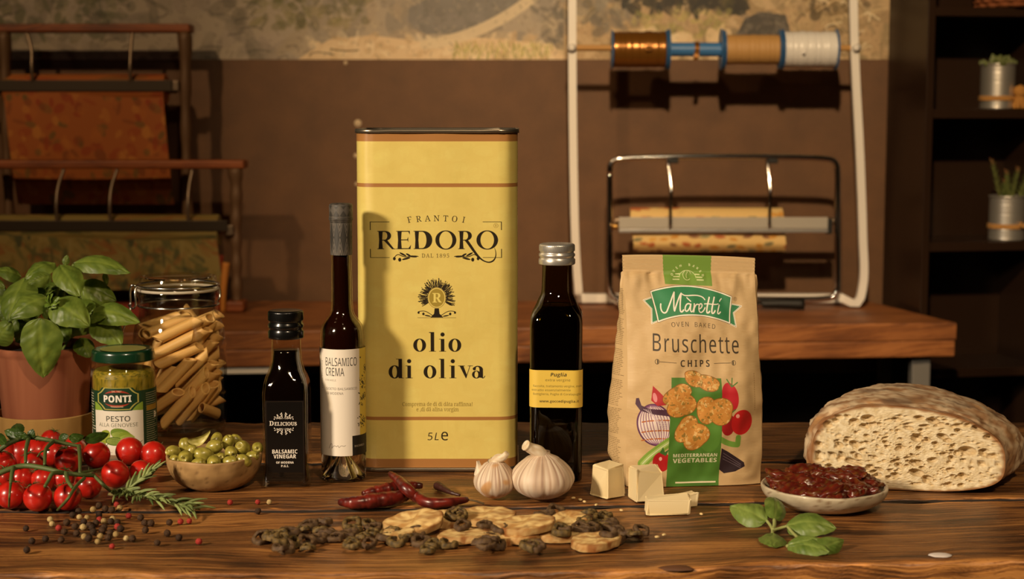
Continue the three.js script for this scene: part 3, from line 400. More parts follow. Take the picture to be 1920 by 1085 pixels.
// ------------------------------------------------------------------ olive oil tin
{
  const D = frontAt(821, 886), W = 302 * PX(D), hw = W / 2, hd = 0.06, c = at(821, 886, D), top = at(821, 244, D).y, px = PX(D);
  const t = thing('olive_oil_tin', 'tall yellow olive oil tin with brown stripes and black lettering', 'oil tin', [c.x, 0, -D - hd]);
  const ink = '#241c10', yel = '#d6c06a', brn = '#a2703c';
  const tex = print(670, 249, 972, 883, 3.2, (g) => {
    g.fillStyle = yel; g.fillRect(600, 200, 500, 800);
    const R = seeded(3); for (let i = 0; i < 900; i++) { g.globalAlpha = 0.035; g.fillStyle = R() > 0.5 ? '#fff0a0' : '#b89a30'; oval(g, 660 + R() * 320, 240 + R() * 650, 3 + R() * 16, 3 + R() * 14); g.fill(); } g.globalAlpha = 1;
    g.fillStyle = brn; g.fillRect(600, 240, 500, 25); g.fillRect(600, 343, 500, 7); g.fillRect(600, 785, 500, 6.5); g.fillRect(600, 866, 500, 40);
    g.fillStyle = g.strokeStyle = ink;
    // arched line
    [...'FRANTOI'].forEach((ch, i) => { const k = (i - 3) / 3; text(g, ch, 821 + k * 49, 414.5 + k * k * 2.2 - (1 - k * k) * 0.4, 15.5, { font: 'serif', color: ink, turn: k * 0.22 }); });
    g.lineWidth = 0.9; g.beginPath(); for (const s of [-1, 1]) { const x = 820 + s * 119, y0 = 415, y1 = 482; g.moveTo(x - s * 32, y0); g.lineTo(x, y0); g.lineTo(x, y0 + 15); g.moveTo(x, y1 - 16); g.lineTo(x, y1); g.lineTo(x - s * 32, y1); } g.stroke();
    // wordmark: flared capitals drawn as strokes of two weights
    const y0 = 432, y1 = 466, H = y1 - y0, serif = (x, y, w) => g.fillRect(x - w / 2, y - 0.55, w, 1.1), stem = (x, w = 6.4) => { poly(g, [x - w / 2 - 0.7, y0, x + w / 2 + 0.7, y0, x + w / 2 - 0.4, (y0 + y1) / 2, x + w / 2 + 0.7, y1, x - w / 2 - 0.7, y1, x - w / 2 + 0.4, (y0 + y1) / 2]); g.fill(); serif(x, y0 + 0.5, w + 6); serif(x, y1 - 0.5, w + 6); };
    const ring = (x, y, rx, ry, ix, iy) => { g.beginPath(); g.ellipse(x, y, rx, ry, 0, 0, 2 * PI); g.ellipse(x, y, ix, iy, 0, 0, 2 * PI, true); g.fill('evenodd'); };
    const bowlR = (x, y, h, w, tail) => { g.beginPath(); g.moveTo(x, y); g.lineTo(x + w * 0.35, y); g.bezierCurveTo(x + w * 1.25, y, x + w * 1.25, y + h, x + w * 0.35, y + h); g.lineTo(x, y + h); g.lineTo(x, y + h - 1.6); g.lineTo(x + w * 0.28, y + h - 1.6); g.bezierCurveTo(x + w * 0.72, y + h - 1.6, x + w * 0.72, y + 1.6, x + w * 0.28, y + 1.6); g.lineTo(x, y + 1.6); g.closePath(); g.fill(); };
    const capR = (x) => { stem(x); bowlR(x + 2, y0, H * 0.53, 17); };
    capR(717); poly(g, [723, 450, 729, 449, 741, 464.6, 746, 466, 738, 466.3]); g.fill();
    stem(752); g.fillRect(752, y0, 19, 1.5); g.fillRect(752, y0 + H * 0.47, 15, 1.6); g.fillRect(752, y1 - 1.6, 20, 1.6); poly(g, [771, y0, 771, y0 + 7, 768, y0 + 1]); g.fill(); poly(g, [773, y1 - 8, 772, y1, 768, y1 - 1]); g.fill(); poly(g, [768, 443, 768, 453, 766, 448]); g.fill();
    stem(784); bowlR(786, y0, H, 26);
    ring(838, 449, 19.5, 18, 12.2, 16.4); capR(867);
    ring(915, 449, 20, 18, 12.6, 16.4);
    g.beginPath(); g.moveTo(873, 450); g.bezierCurveTo(884, 462, 896, 490, 918, 492); g.bezierCurveTo(932, 492, 936, 474, 927, 461); g.bezierCurveTo(934, 476, 929, 489.5, 917, 489.6); g.bezierCurveTo(902, 489, 892, 466, 879, 449); g.closePath(); g.fill();
    text(g, 'R', 931, 424, 6.5, { font: 'serif', color: '#8a7436' }); g.strokeStyle = '#8a7436'; g.lineWidth = 0.6; oval(g, 931, 422, 4, 4); g.stroke();
    text(g, 'DAL 1895', 818.5, 482.5, 10, { font: 'serif', color: '#4a3c1c', spacing: 1.1, width: 52 });
    const twig = (s) => { g.save(); g.translate(820, 0); g.scale(s, 1); g.fillStyle = g.strokeStyle = ink; curveLine(g, [-34, 480, -50, 476, -52, 486, -68, 477, -72, 475, -76, 478, -78, 483], 1.4, ink); for (const [x, y, a, l] of [[-44, 480, 0.1, 8], [-56, 484, -0.25, 8], [-62, 476, 0.5, 7], [-52, 477, 0.5, 5]]) { oval(g, x, y, l, 1.7, a); g.fill(); } oval(g, -78, 484, 2.6, 3.1); g.fill(); oval(g, -68, 486, 2.8, 3.6); g.fill(); g.restore(); };
    twig(1); twig(-1);
    // tree crest
    const cx = 820.5, cy = 558, RR = seeded(8);
    for (let i = 0; i < 150; i++) { const a = -PI * 1.16 + (i / 149) * PI * 1.32, r0 = 15 + RR() * 6, r1 = 24 + RR() * 14 * (1 - 0.2 * abs(cos(a))), wob = (RR() - 0.5) * 0.3; g.strokeStyle = ink; g.lineWidth = 0.5 + RR() * 1.1; g.beginPath(); g.moveTo(cx + r0 * cos(a), cy + r0 * sin(a)); g.quadraticCurveTo(cx + (r0 + r1) / 2 * cos(a + wob), cy + (r0 + r1) / 2 * sin(a + wob), cx + r1 * cos(a + wob * 0.4), cy + r1 * sin(a + wob * 0.4)); g.stroke(); if (i % 2) { oval(g, cx + r1 * cos(a + wob * 0.4), cy + r1 * sin(a + wob * 0.4), 1.5, 0.7, a); g.fill(); } }
    g.fillStyle = yel; oval(g, cx, cy, 17.2, 20); g.fill(); g.strokeStyle = '#6e5a20'; g.lineWidth = 0.7; oval(g, cx, cy, 16.6, 19.2); g.stroke(); g.fillStyle = '#9a8434'; oval(g, cx, cy, 14.4, 17); g.fill();
    text(g, 'R', cx, cy + 9, 25, { font: 'serif', weight: 'bold', color: '#d9c66c' });
    g.fillStyle = ink; poly(g, [cx - 4, 578, cx + 4, 578, cx + 5, 588, cx + 12, 595, cx - 12, 595, cx - 5, 588]); g.fill(); g.fillRect(cx - 36, 595.4, 72, 0.5);
    for (const s of [-1, 1]) { g.save(); g.translate(cx, 0); g.scale(s, 1); curveLine(g, [6, 592, 16, 588, 18, 580, 34, 584], 1.2, ink); oval(g, 34, 586, 2, 2.2); g.fill(); oval(g, 25, 588.5, 2.2, 2.6); g.fill(); oval(g, 17, 592, 6, 1.2, -0.2); g.fill(); g.restore(); }
    // the two-line name in fat-and-thin letters: x-height 20, ascender 37
    const big = (base) => { const xh = 24, st = 6.6, hair = 0.9; g.fillStyle = ink; return {
      o: (x) => ring(x, base - xh / 2, 12, xh / 2 + 0.6, 4.9, xh / 2 - 0.9), l: (x) => { g.fillRect(x - st / 2, base - 37, st, 37); g.fillRect(x - 6.5, base - hair, 13, hair); poly(g, [x - 6.5, base - 36.6, x - st / 2, base - 37.4, x - st / 2, base - 35.6, x - 6.5, base - 35.8]); g.fill(); },
      i: (x) => { g.fillRect(x - st / 2, base - xh, st, xh); g.fillRect(x - 6.5, base - hair, 13, hair); g.fillRect(x - 6.5, base - xh, 6, hair); oval(g, x, base - 32.5, 3.9, 3.9); g.fill(); },
      d: (x) => { ring(x - 3.5, base - xh / 2, 11.3, xh / 2 + 0.6, 4.5, xh / 2 - 0.9); g.fillRect(x + 4, base - 37, st, 37); g.fillRect(x - 0.5, base - 37, 6, hair); g.fillRect(x + 8, base - hair, 5.5, hair); },
      v: (x) => { poly(g, [x - 11.5, base - xh, x - 4.2, base - xh, x + 2.4, base - 6, x + 0.6, base + 0.6]); g.fill(); g.lineWidth = 1.1; g.strokeStyle = ink; g.beginPath(); g.moveTo(x + 1, base - 1); g.lineTo(x + 8.4, base - xh); g.stroke(); g.fillRect(x - 14, base - xh, 12.5, hair); g.fillRect(x + 4, base - xh, 9.5, hair); },
      a: (x) => { ring(x - 3.8, base - 7, 8.2, 7.5, 3.4, 6.3); g.fillRect(x + 2, base - xh + 6, st, xh - 7); g.beginPath(); g.moveTo(x + 8.6, base - xh + 8); g.bezierCurveTo(x + 8.6, base - xh - 2, x - 10, base - xh - 2, x - 9, base - xh + 7); g.lineTo(x - 6, base - xh + 7); g.bezierCurveTo(x - 5, base - xh + 0.5, x + 2, base - xh, x + 2, base - xh + 8); g.closePath(); g.fill(); oval(g, x - 7.6, base - xh + 6, 3, 3); g.fill(); curveLine(g, [x + 5, base - 5, x + 6, base + 1, x + 10, base + 1, x + 12, base - 4], 1.4, ink); },
    }; };
    let b = big(660); b.o(788); b.l(812); b.i(831); b.o(854); b = big(711); b.d(744); b.i(768); b.o(807); b.l(830.5); b.i(850); b.v(874); b.a(898);
    text(g, 'Comprema de di di dâta raffinna!', 821, 764.5, 10, { font: 'serif', color: '#6a5620', width: 133 }); text(g, 'e ,di dâ alina vorgim', 821, 774.5, 10, { font: 'serif', color: '#6a5620', width: 80 });
    text(g, '5', 806, 829.5, 20, { color: ink, slant: 0.12 }); text(g, 'L', 818, 829.5, 20, { color: ink, slant: 0.2 }); text(g, 'e', 834, 830, 30, { color: ink });
  });
  const o = outline(hw, hd, 0.019, 10, 8), y0 = 0.0035, y1 = top - 0.004, rows = [];
  for (let j = 0; j <= 30; j++) { const y = mix(y0, y1, j / 30); rows.push(o.map((p) => { const dent = 0.0007 * n3(p.x * 16, y * 9, p.z * 16 + 3); return [p.x * (1 + dent * 4), y, p.z + (p.z > hd - 0.001 ? dent - 0.0003 : 0)]; })); }
  const flat = W - 2 * 0.019 + PI * 0.019, halfW = hw;
  part('body', loft(rows, { closed: true, uv: (i, j) => { const s = o[i].s, lim = hw - 0.019, q = abs(s) < lim ? s : Math.sign(s) * (lim + (abs(s) - lim) * 0.019 / (PI / 2 * 0.019)); return [clamp(0.5 + q / W, 0.001, 0.999), j / 30]; } }), std(0xffffff, 0.36, { map: tex, clearcoat: 0.25, clearcoatRoughness: 0.3 }), t);
  const tin = std(0x9c8f7c, 0.3, { metalness: 0.9 }), rim = (y, h) => { const q = outline(hw + 0.0014, hd + 0.0014, 0.02, 10, 4), qi = outline(hw - 0.002, hd - 0.002, 0.017, 10, 4); return [[qi, y], [q, y], [q, y + h], [qi, y + h], [qi, y]].map(([r, yy]) => r.map((p) => [p.x, yy, p.z])); };
  part('top_rim', loft(rim(y1 - 0.0004, 0.0038), { closed: true }), tin, t); part('base_rim', loft(rim(0, 0.0036), { closed: true }), tin, t);
  const cap = outline(hw - 0.002, hd - 0.002, 0.017, 10, 4); part('lid', loft([cap.map((p) => [p.x, y1 + 0.001, p.z]), cap.map(() => [0, y1 + 0.001, 0])], { closed: true }), tin, t);
}

// ------------------------------------------------------------------ square-shouldered bottle shape (half width and corner radius at each height)
function squareBottle(steps, cs = 6) { return loft(steps.map(([y, hw, r]) => outline(hw, hw, min(r, hw * 0.999), cs, 3).map((p) => [p.x, y, p.z])), { closed: true }); }
function screwCap(r, h, m, parent, y, ridges = true) {
  const rows = [], prof = [[r * 0.0, h], [r * 0.86, h], [r * 0.96, h - 0.0006], [r, h - 0.002], [r, h * 0.66], [r * 0.94, h * 0.62], [r * 0.94, h * 0.55], [r * 1.01, h * 0.5], [r * 1.01, h * 0.4], [r * 0.95, h * 0.36], [r * 0.95, h * 0.3], [r * 1.02, h * 0.25], [r * 1.02, h * 0.04], [r * 0.97, 0], [r * 0.85, 0]].reverse();
  return part('cap', loft(prof.map(([pr, py]) => Array.from({ length: 145 }, (_, i) => { const a = i / 144 * 2 * PI - PI, k = ridges && py > h * 0.64 && py < h - 0.0015 ? 1 - 0.025 * (i % 2) : 1; return [pr * k * sin(a), py, pr * k * cos(a)]; })), { closed: true }), m, parent, [0, y, 0]);
}

// ------------------------------------------------------------------ balsamic vinegar, small square bottle
{
  const Df = frontAt(540, 917), hw = 42.5 * PX(1.5), D = Df + hw, px = PX(D), c = at(540.5, 905, D), Y = (v) => at(540, v, D).y;
  const t = thing('vinegar_bottle', 'small square balsamic vinegar bottle with black cap and black label', 'vinegar bottle', [c.x, 0, -D], 0.03);
  const n = 29 * px, steps = (k, b) => [[b, 0, 0], [b, hw * 0.97 - k, 0.006], [b + 0.002, hw * 1.06 - k, 0.006], [0.012, hw * 1.03 - k, 0.006], [0.02, hw - k, 0.006], [Y(735), hw - k, 0.006], [Y(718), hw * 0.97 - k, 0.009], [Y(706), hw * 0.9 - k, 0.012], [Y(696), hw * 0.8 - k, 0.014], [Y(686), n * 1.08 - k, 1], [Y(676), n - k, 1], [Y(660), n * 0.96 - k, 1], [Y(645), n * 0.95 - k, 1]];
  part('glass', squareBottle([...steps(0, 0), [Y(630), n * 0.93, 1]]), thinGlass(0xf2eee4), t);
  part('vinegar', squareBottle([...steps(0.0016, 0.004).slice(0, -1), [Y(657), n * 0.93 - 0.0016, 1], [Y(657), 0, 0]]), std(0x0c0503, 0.08, { clearcoat: 1, clearcoatRoughness: 0.02 }), t);
  screwCap(33 * px, Y(583) - Y(635), std(0x0d0c0b, 0.24, { clearcoat: 0.6, clearcoatRoughness: 0.1 }), t, Y(635));
  const tex = print(505, 745, 577, 893, 6, (g) => {
    g.fillStyle = '#0b0806'; g.fillRect(480, 700, 200, 300); g.strokeStyle = '#3a2c20'; g.lineWidth = 0.5; g.strokeRect(507, 747, 68, 144);
    const w = '#e9e0d2'; text(g, 'D', 516.5, 790.5, 11.5, { font: 'serif', weight: 'bold', color: w }); text(g, 'ELICIOUS', 542.5, 790.5, 9.2, { font: 'serif', weight: 'bold', color: w, width: 42 });
    for (const [y, s] of [[776, 1], [799, -1]]) for (const k of [-1, 1]) { g.save(); g.translate(539, y); g.scale(k * 0.92, s * 0.8); g.strokeStyle = g.fillStyle = w; g.lineWidth = 0.55; for (const [a, b, c2, d] of [[1, 3, 6, -8], [3, 4, 12, -4], [6, 4, 18, -1], [8, 4, 19, 4], [2, 0, 4, -10], [10, 2, 13, -6]]) { g.beginPath(); g.moveTo(a, b); g.quadraticCurveTo((a + c2) / 2 + 2, b - 6, c2, d); g.stroke(); oval(g, c2, d, 1.5, 0.9, a); g.fill(); oval(g, (a + c2) / 2, (b + d) / 2 - 1, 1.4, 0.7, c2); g.fill(); } oval(g, 6, 0, 3, 2.2, 0.5); g.stroke(); g.restore(); }
    text(g, 'BALSAMIC', 540, 843, 10, { weight: 'bold', color: w, width: 48 }); text(g, 'VINEGAR', 540, 852, 10, { weight: 'bold', color: w, width: 42 }); text(g, 'OF MODENA', 540, 861.5, 5.6, { weight: 'bold', color: w, width: 33 }); text(g, 'P.G.I.', 540, 868, 5.6, { weight: 'bold', color: w, width: 15 });
  });
  const w = 72 * px, y0 = Y(893), y1 = Y(745); part('label', grid(2, 2, (u, v) => [(u - 0.5) * w, mix(y0, y1, v), hw + 0.0004]), std(0xffffff, 0.3, { map: tex }), t);
}

// ------------------------------------------------------------------ balsamic cream, tall slim bottle
{
  const r = 42 * PX(1.53), D = frontAt(645, 907) + r, px = PX(D), c = at(645, 897, D), Y = (v) => at(645, v, D).y;
  const t = thing('balsamic_cream_bottle', 'tall slim round balsamic cream bottle with grey foil neck and pale label', 'sauce bottle', [c.x, 0, -D]), yb = Y(850), nr = 20 * px;
  const shoulder = [[yb + 0.004, r], [Y(650), r], [Y(632), r * 0.995], [Y(620), r * 0.96], [Y(610), r * 0.88], [Y(600), r * 0.72], [Y(592), nr * 1.2], [Y(584), nr * 1.05], [Y(570), nr], [Y(470), nr * 0.93]];
  part('glass', lathe([...shoulder.map(([y, q]) => [q, y]), [nr * 0.9, Y(440)]], 56), thinGlass(0xf4efe6), t);
  part('glass_base', lathe([[0, 0.0235], [0.003, 0.0232], [0.0135, 0.0035], [0.0165, 0.0008], [0.0195, 0.0], [r * 0.99, 0.002], [r, 0.005], [r, yb + 0.002], [r * 0.8, yb - 0.0002], [r * 0.3, yb - 0.001], [0, yb - 0.0005]], 56), new THREE.MeshPhysicalMaterial({ color: 0xffffff, roughness: 0.01, transmission: 1, thickness: 0.02, ior: 1.48, attenuationColor: new THREE.Color(0xe8e0cc), attenuationDistance: 0.08 }), t);
  part('balsamic_cream', lathe([[0, yb + 0.0015], [r * 0.55, yb + 0.0018], [r * 0.8, yb + 0.0035], [r - 0.0016, yb + 0.008], ...shoulder.slice(1).map(([y, q]) => [q - 0.0017, y]), [0, Y(460)]], 48), std(0x1c0803, 0.1, { clearcoat: 1, clearcoatRoughness: 0.03 }), t);
  const foil = print(0, 0, 128, 128, 2, (g) => { g.fillStyle = '#37332e'; g.fillRect(0, 0, 128, 128); g.strokeStyle = '#857b70'; for (let i = 0; i < 3; i++) for (let j = 0; j < 3; j++) { const x = i * 64 + (0), y = j * 64; for (const s of [30, 20, 10]) { g.lineWidth = s === 10 ? 3 : 2; poly(g, [x, y - s, x + s, y, x, y + s, x - s, y]); g.stroke(); } } });
  foil.wrapS = foil.wrapT = THREE.RepeatWrapping; foil.repeat.set(5, 4);
  const cr = 20.5 * px, yt = Y(383); part('foil_capsule', lathe([[cr, Y(479)], [cr * 1.0, Y(420)], [cr * 1.02, Y(416)], [cr * 1.1, Y(413)], [cr * 1.1, Y(410)], [cr * 1.06, Y(406)], [cr * 1.08, Y(388)], [cr * 1.03, yt - 0.0008], [cr * 0.9, yt], [0, yt + 0.0006]], 48), std(0xffffff, 0.5, { map: foil, metalness: 0.1, bumpMap: foil, bumpScale: 0.0003 }), t);
  // label, unrolled: 0 is the middle of the front, 1 unit of arc = 1 photo pixel
  const tex = print(-70, 650, 110, 848, 6, (g) => {
    g.fillStyle = '#e4dacb'; g.fillRect(-90, 600, 300, 300); g.fillStyle = '#cdb347'; g.fillRect(38, 640, 100, 220);
    g.fillStyle = g.strokeStyle = '#2a2418'; const R = seeded(23); for (const [cx, cy, s] of [[47, 715, 12], [47, 740, 15], [46, 785, 14], [70, 730, 18], [85, 770, 20], [60, 690, 8]]) for (let i = 0; i < 34; i++) { const a = R() * 7, q = R() * s; oval(g, cx + q * cos(a), cy + q * sin(a) * 1.2, 2.6 * R() + 0.5, 0.9, R() * 3); R() > 0.4 ? g.fill() : g.stroke(); } oval(g, 41, 667, 1.6, 1.6); g.fill();
    g.fillStyle = '#19130d'; g.fillRect(21, 811, 120, 60); text(g, 'BALSAMICO', 38, 832, 5, { color: '#b9ae9c', width: 26 });
    const k = '#2b241c'; text(g, 'BALSAMICO', 0.5, 680, 21, { color: k, width: 64 }); text(g, 'CREMA', -12, 698.5, 21, { color: k, width: 38 }); text(g, 'CON MIELE', -20, 709, 4.6, { color: '#8d8272', width: 24 }); text(g, 'GOETO BALSAMICO', 1, 725, 6.4, { color: '#5a5044', width: 62 }); text(g, 'DI MODENA', -12, 733.5, 6.4, { color: '#5a5044', width: 34 });
    text(g, 'Ponti Crema Balsamica'.slice(6), -40, 724, 6, { color: '#6b6154', turn: -PI / 2, width: 52, align: 'left' });
    curveLine(g, [-24, 834, -20, 822, -16, 822, -18, 834, -12, 824, -10, 832, -8, 830, -4, 824, -6, 836, -2, 830, 2, 826, 4, 832, 8, 828], 0.8, '#6b6154');
  });
  const R0 = r + 0.0004; part('label', grid(60, 2, (u, v) => { const a = (-70 + 180 * u) / 42; return [R0 * sin(a), mix(Y(848), Y(651), v), R0 * cos(a)]; }), std(0xffffff, 0.6, { map: tex }), t);
}

// ------------------------------------------------------------------ extra virgin olive oil, dark square bottle
{
  const hw = 49 * PX(1.52), D = frontAt(1043, 908) + hw, px = PX(D), c = at(1043, 890, D), Y = (v) => at(1043, v, D).y, n = 28.5 * px;
  const t = thing('olive_oil_bottle', 'dark green square oil bottle with silver cap and yellow label', 'oil bottle', [c.x, 0, -D], -0.06);
  const steps = (k, b) => [[b, 0, 0], [b, hw * 0.93 - k, 0.008], [b + 0.003, hw - k, 0.009], [Y(606), hw - k, 0.009], [Y(594), hw * 0.985 - k, 0.011], [Y(584), hw * 0.93 - k, 0.013], [Y(572), hw * 0.8 - k, 0.016], [Y(562), n * 1.22 - k, 0.0165], [Y(552), n * 1.04 - k, 1], [Y(545), n - k, 1], [Y(520), n * 0.97 - k, 1]];
  part('glass', squareBottle([...steps(0, 0), [Y(490), n * 0.95, 1]], 8), thinGlass(0x8a7a2c), t);
  part('olive_oil', squareBottle([...steps(0.0022, 0.004).slice(0, -4), [Y(573), hw * 0.76 - 0.002, 0.016], [Y(573), 0, 0]], 8), std(0x1a0e03, 0.1), t);
  screwCap(33.5 * px, Y(458) - Y(497), std(0xc9c4bc, 0.32, { metalness: 0.75 }), t, Y(497));
  const tex = print(985, 685, 1105, 760, 8, (g) => {
    g.fillStyle = '#dcbb4c'; g.fillRect(900, 600, 300, 300); const k = '#2c2410';
    text(g, 'Puglia', 1048, 697.5, 10, { weight: 'bold', color: k, slant: 0.15, width: 31 }); text(g, 'extra vergine', 1047, 706.5, 7, { color: '#6a5820', width: 47 });
    text(g, 'Raccolta, trattamento vergine, molto', 1048, 718.5, 6, { color: '#5a4a1a', width: 96 }); text(g, 'estratto essenzialmente', 1034, 726.5, 6, { color: '#5a4a1a', width: 74 }); text(g, 'Bottiglieria, Puglia di Coratapuglia', 1046, 734.5, 6, { color: '#5a4a1a', width: 92 });
    text(g, 'www.goccedipuglia.it', 1050, 749, 7, { weight: 'bold', color: k, width: 74 });
  });
  const o = outline(hw + 0.0005, hw + 0.0005, 0.0092, 8, 6).filter((p) => p.s > -0.036 && p.s < 0.036), y0 = Y(757), y1 = Y(688);
  part('label', loft([y0, y1].map((y) => o.map((p) => [p.x, y, p.z])), { uv: (i, j) => [0.5 + (o[i].s - 0.001) / (120 * px), j] }), std(0xffffff, 0.55, { map: tex }), t);
}

// ------------------------------------------------------------------ paper bag of baked chips
{
  const t = thing('chips_bag', 'brown paper bag of bruschette chips with green banner', 'snack bag', [at(1290, 900, 1.53).x, 0, -frontAt(1290, 914) - 0.03], 0.1), Hb = at(1290, 481, frontAt(1290, 914) + 0.03).y;
  const kraft = '#c8a878', R = seeded(61);
  const tex = print(1160, 478, 1426, 918, 4, (g) => {
    g.fillStyle = kraft; g.fillRect(1000, 400, 600, 700);
    for (let i = 0; i < 2600; i++) { g.globalAlpha = 0.06; g.fillStyle = R() > 0.5 ? '#f4d9a8' : '#a37a42'; oval(g, 1150 + R() * 290, 470 + R() * 450, 1 + R() * 7, 0.4 + R() * 1.4, R() * 0.4 - 0.2); g.fill(); } g.globalAlpha = 1;
    // green block at the top with oven emblem
    g.fillStyle = '#6f9136'; poly(g, [1240, 470, 1338, 470, 1336, 533, 1242, 531]); g.fill();
    g.strokeStyle = g.fillStyle = '#c9cf95'; g.lineWidth = 1.2; g.beginPath(); g.ellipse(1289, 518, 16, 13, 0, PI, 2 * PI); g.stroke(); g.beginPath(); g.ellipse(1288, 514, 8, 9, 0.3, 0.6, 5.6); g.stroke(); curveLine(g, [1287, 519, 1284, 513, 1290, 511, 1289, 506], 1.2, '#c9cf95'); for (const s of [-1, 1]) for (const [a, b, w] of [[17, 516, 12], [17, 521, 14], [15, 511, 9]]) g.fillRect(s > 0 ? 1289 + a : 1289 - a - w, b, w, 2.2);
    [...'OVEN BAKED'].forEach((ch, i) => { const a = (i - 4.5) * 0.28; text(g, ch, 1289 + 30 * sin(a), 522 - 26 * cos(a), 6.5, { weight: 'bold', color: '#d8dca8', turn: a }); });
    // ribbon banner
    const rib = (pts, f) => { g.beginPath(); g.moveTo(pts[0], pts[1]); for (let i = 2; i < pts.length; i += 2) g.lineTo(pts[i], pts[i + 1]); g.closePath(); g.fillStyle = f; g.fill(); g.strokeStyle = '#efe6d2'; g.lineWidth = 2.6; g.stroke(); g.strokeStyle = '#5b4a2e'; g.lineWidth = 0.5; g.stroke(); };
    rib([1214, 556, 1196, 562, 1210, 577, 1208, 604, 1222, 598], '#2f7a4c'); rib([1372, 566, 1393, 570, 1376, 583, 1379, 609, 1364, 602], '#2f7a4c');
    const ban = () => { g.beginPath(); g.moveTo(1212, 546); g.quadraticCurveTo(1290, 519, 1373, 553); g.quadraticCurveTo(1368, 578, 1366, 602); g.quadraticCurveTo(1290, 572, 1221, 600); g.quadraticCurveTo(1218, 572, 1212, 546); g.closePath(); };
    ban(); g.strokeStyle = '#5b4a2e'; g.lineWidth = 4; g.stroke(); ban(); g.fillStyle = '#2f7f50'; g.fill(); g.strokeStyle = '#efe6d2'; g.lineWidth = 2.4; g.stroke();
    // script lettering
    g.save(); const W = '#efe3d3'; g.translate(1228, 590); g.rotate(0.06); const scr = (pts, w) => curveLine(g, pts, w, W);
    scr([0, -22, -3, -8, 6, -2, 11, -10, 16, -20, 22, -38, 27, -46], 2.7); scr([27, -46, 25, -30, 24, -16, 26, -12, 30, -24, 36, -38, 41, -45], 2.9); scr([41, -45, 38, -30, 36, -16, 38, -12, 40, -10, 42, -12, 44, -15], 2.9);
    scr([57, -27, 50, -30, 45, -18, 48, -14, 51, -11, 56, -18, 59, -27], 2.5); scr([59, -27, 57, -18, 57, -13, 60, -13, 63, -14, 64, -18, 66, -26], 2.4); scr([66, -28, 66, -22, 65, -16, 64, -13], 2.6); scr([65, -18, 68, -26, 71, -29, 75, -27], 2.4);
    scr([75, -19, 82, -20, 84, -28, 80, -29, 75, -29, 73, -15, 78, -13, 82, -12, 86, -17, 88, -22], 2.4); scr([97, -42, 93, -28, 90, -16, 92, -13, 94, -12, 96, -14, 97, -16], 2.8); scr([107, -43, 103, -28, 100, -16, 102, -13, 104, -12, 106, -14, 108, -18], 2.8); scr([87, -29, 95, -31, 106, -28, 115, -31], 2.0);
    scr([117, -29, 115, -22, 112, -14, 114, -13, 116, -12, 117, -14, 119, -16], 2.6); scr([118, -36, 119, -38, 121, -40, 122, -41], 2.2); scr([52, -38, 54, -36, 57, -34, 59, -32], 2.3); scr([43, -44, 50, -38, 62, -46, 78, -43, 84, -42, 86, -40, 88, -37], 2.2); g.restore();
    text(g, 'R', 1381, 559, 5.5, { color: '#5a4526' }); g.strokeStyle = '#5a4526'; g.lineWidth = 0.5; oval(g, 1381, 557, 3.4, 3.4); g.stroke();
    const k = '#4a3a22'; [...'OVEN BAKED'].forEach((ch, i) => { const q = i - 4.5; text(g, ch, 1291 + q * 9.0, 608.5 + q * 0.35 + q * q * 0.12, 12, { color: k, turn: 0.03 + q * 0.018 }); });
    g.save(); g.translate(1294, 657); g.rotate(0.025); text(g, 'Bruschette', 0, 0, 46, { color: '#3a2d1a', width: 178, spacing: 3 }); g.restore();
    g.save(); g.translate(1291, 684); g.rotate(0.012); text(g, 'CHIPS', 0, 0, 18, { color: '#3a2d1a', weight: 'bold', spacing: 4, width: 61 }); g.strokeStyle = '#3a2d1a'; g.lineWidth = 0.9; g.beginPath(); g.moveTo(-70, -8); g.lineTo(-38, -7); g.moveTo(39, -6); g.lineTo(72, -8); g.stroke(); for (const x of [-75, 78]) { oval(g, x, -8, 4, 4.5); g.stroke(); g.fillStyle = '#3a2d1a'; g.beginPath(); g.ellipse(x, -8, 2.5, 4.2, 0, -PI / 2, PI / 2, x > 0); g.fill(); } g.restore();
    // picture: vegetables and chips round a green panel
    const onion = () => { g.fillStyle = '#e2cfc6'; oval(g, 1212, 795, 32, 40, -0.25); g.fill(); g.strokeStyle = '#5d2f55'; g.lineWidth = 3; oval(g, 1212, 795, 32, 40, -0.25); g.stroke(); for (const q of [0.82, 0.64, 0.46, 0.28, 0.12]) { g.lineWidth = 1.3; g.strokeStyle = '#7d4a72'; oval(g, 1212, 795, 32 * q, 39, -0.25); g.stroke(); } g.strokeStyle = '#b3622e'; g.lineWidth = 2.4; for (const y of [786, 806, 822]) { g.setLineDash([6, 4, 2, 3]); g.beginPath(); g.moveTo(1188, y + 4); g.quadraticCurveTo(1212, y - 2, 1240, y); g.stroke(); } g.setLineDash([]); g.fillStyle = '#4a2a3e'; poly(g, [1176, 745, 1181, 744, 1186, 758, 1200, 764, 1238, 766, 1238, 778, 1205, 774, 1184, 768, 1175, 756]); g.fill(); g.strokeStyle = '#c9b3b8'; g.lineWidth = 1; for (const q of [0, 1, 2, 3]) { g.beginPath(); g.moveTo(1190 + q * 4, 765); g.quadraticCurveTo(1215, 780 + q * 6, 1236, 794 + q * 3); g.stroke(); } }; onion();
    g.fillStyle = '#b02a2e'; poly(g, [1207, 720, 1218, 730, 1230, 742, 1232, 756, 1216, 758, 1204, 748]); g.fill(); g.fillStyle = '#d8878a'; oval(g, 1211, 742, 4, 9, -0.2); g.fill();
    g.strokeStyle = '#7fa13c'; g.lineWidth = 18; g.beginPath(); g.moveTo(1190, 872); g.quadraticCurveTo(1206, 852, 1240, 828); g.stroke(); g.strokeStyle = '#a8c36a'; g.lineWidth = 8; g.stroke(); g.strokeStyle = '#d5dcae'; g.lineWidth = 2; g.stroke();
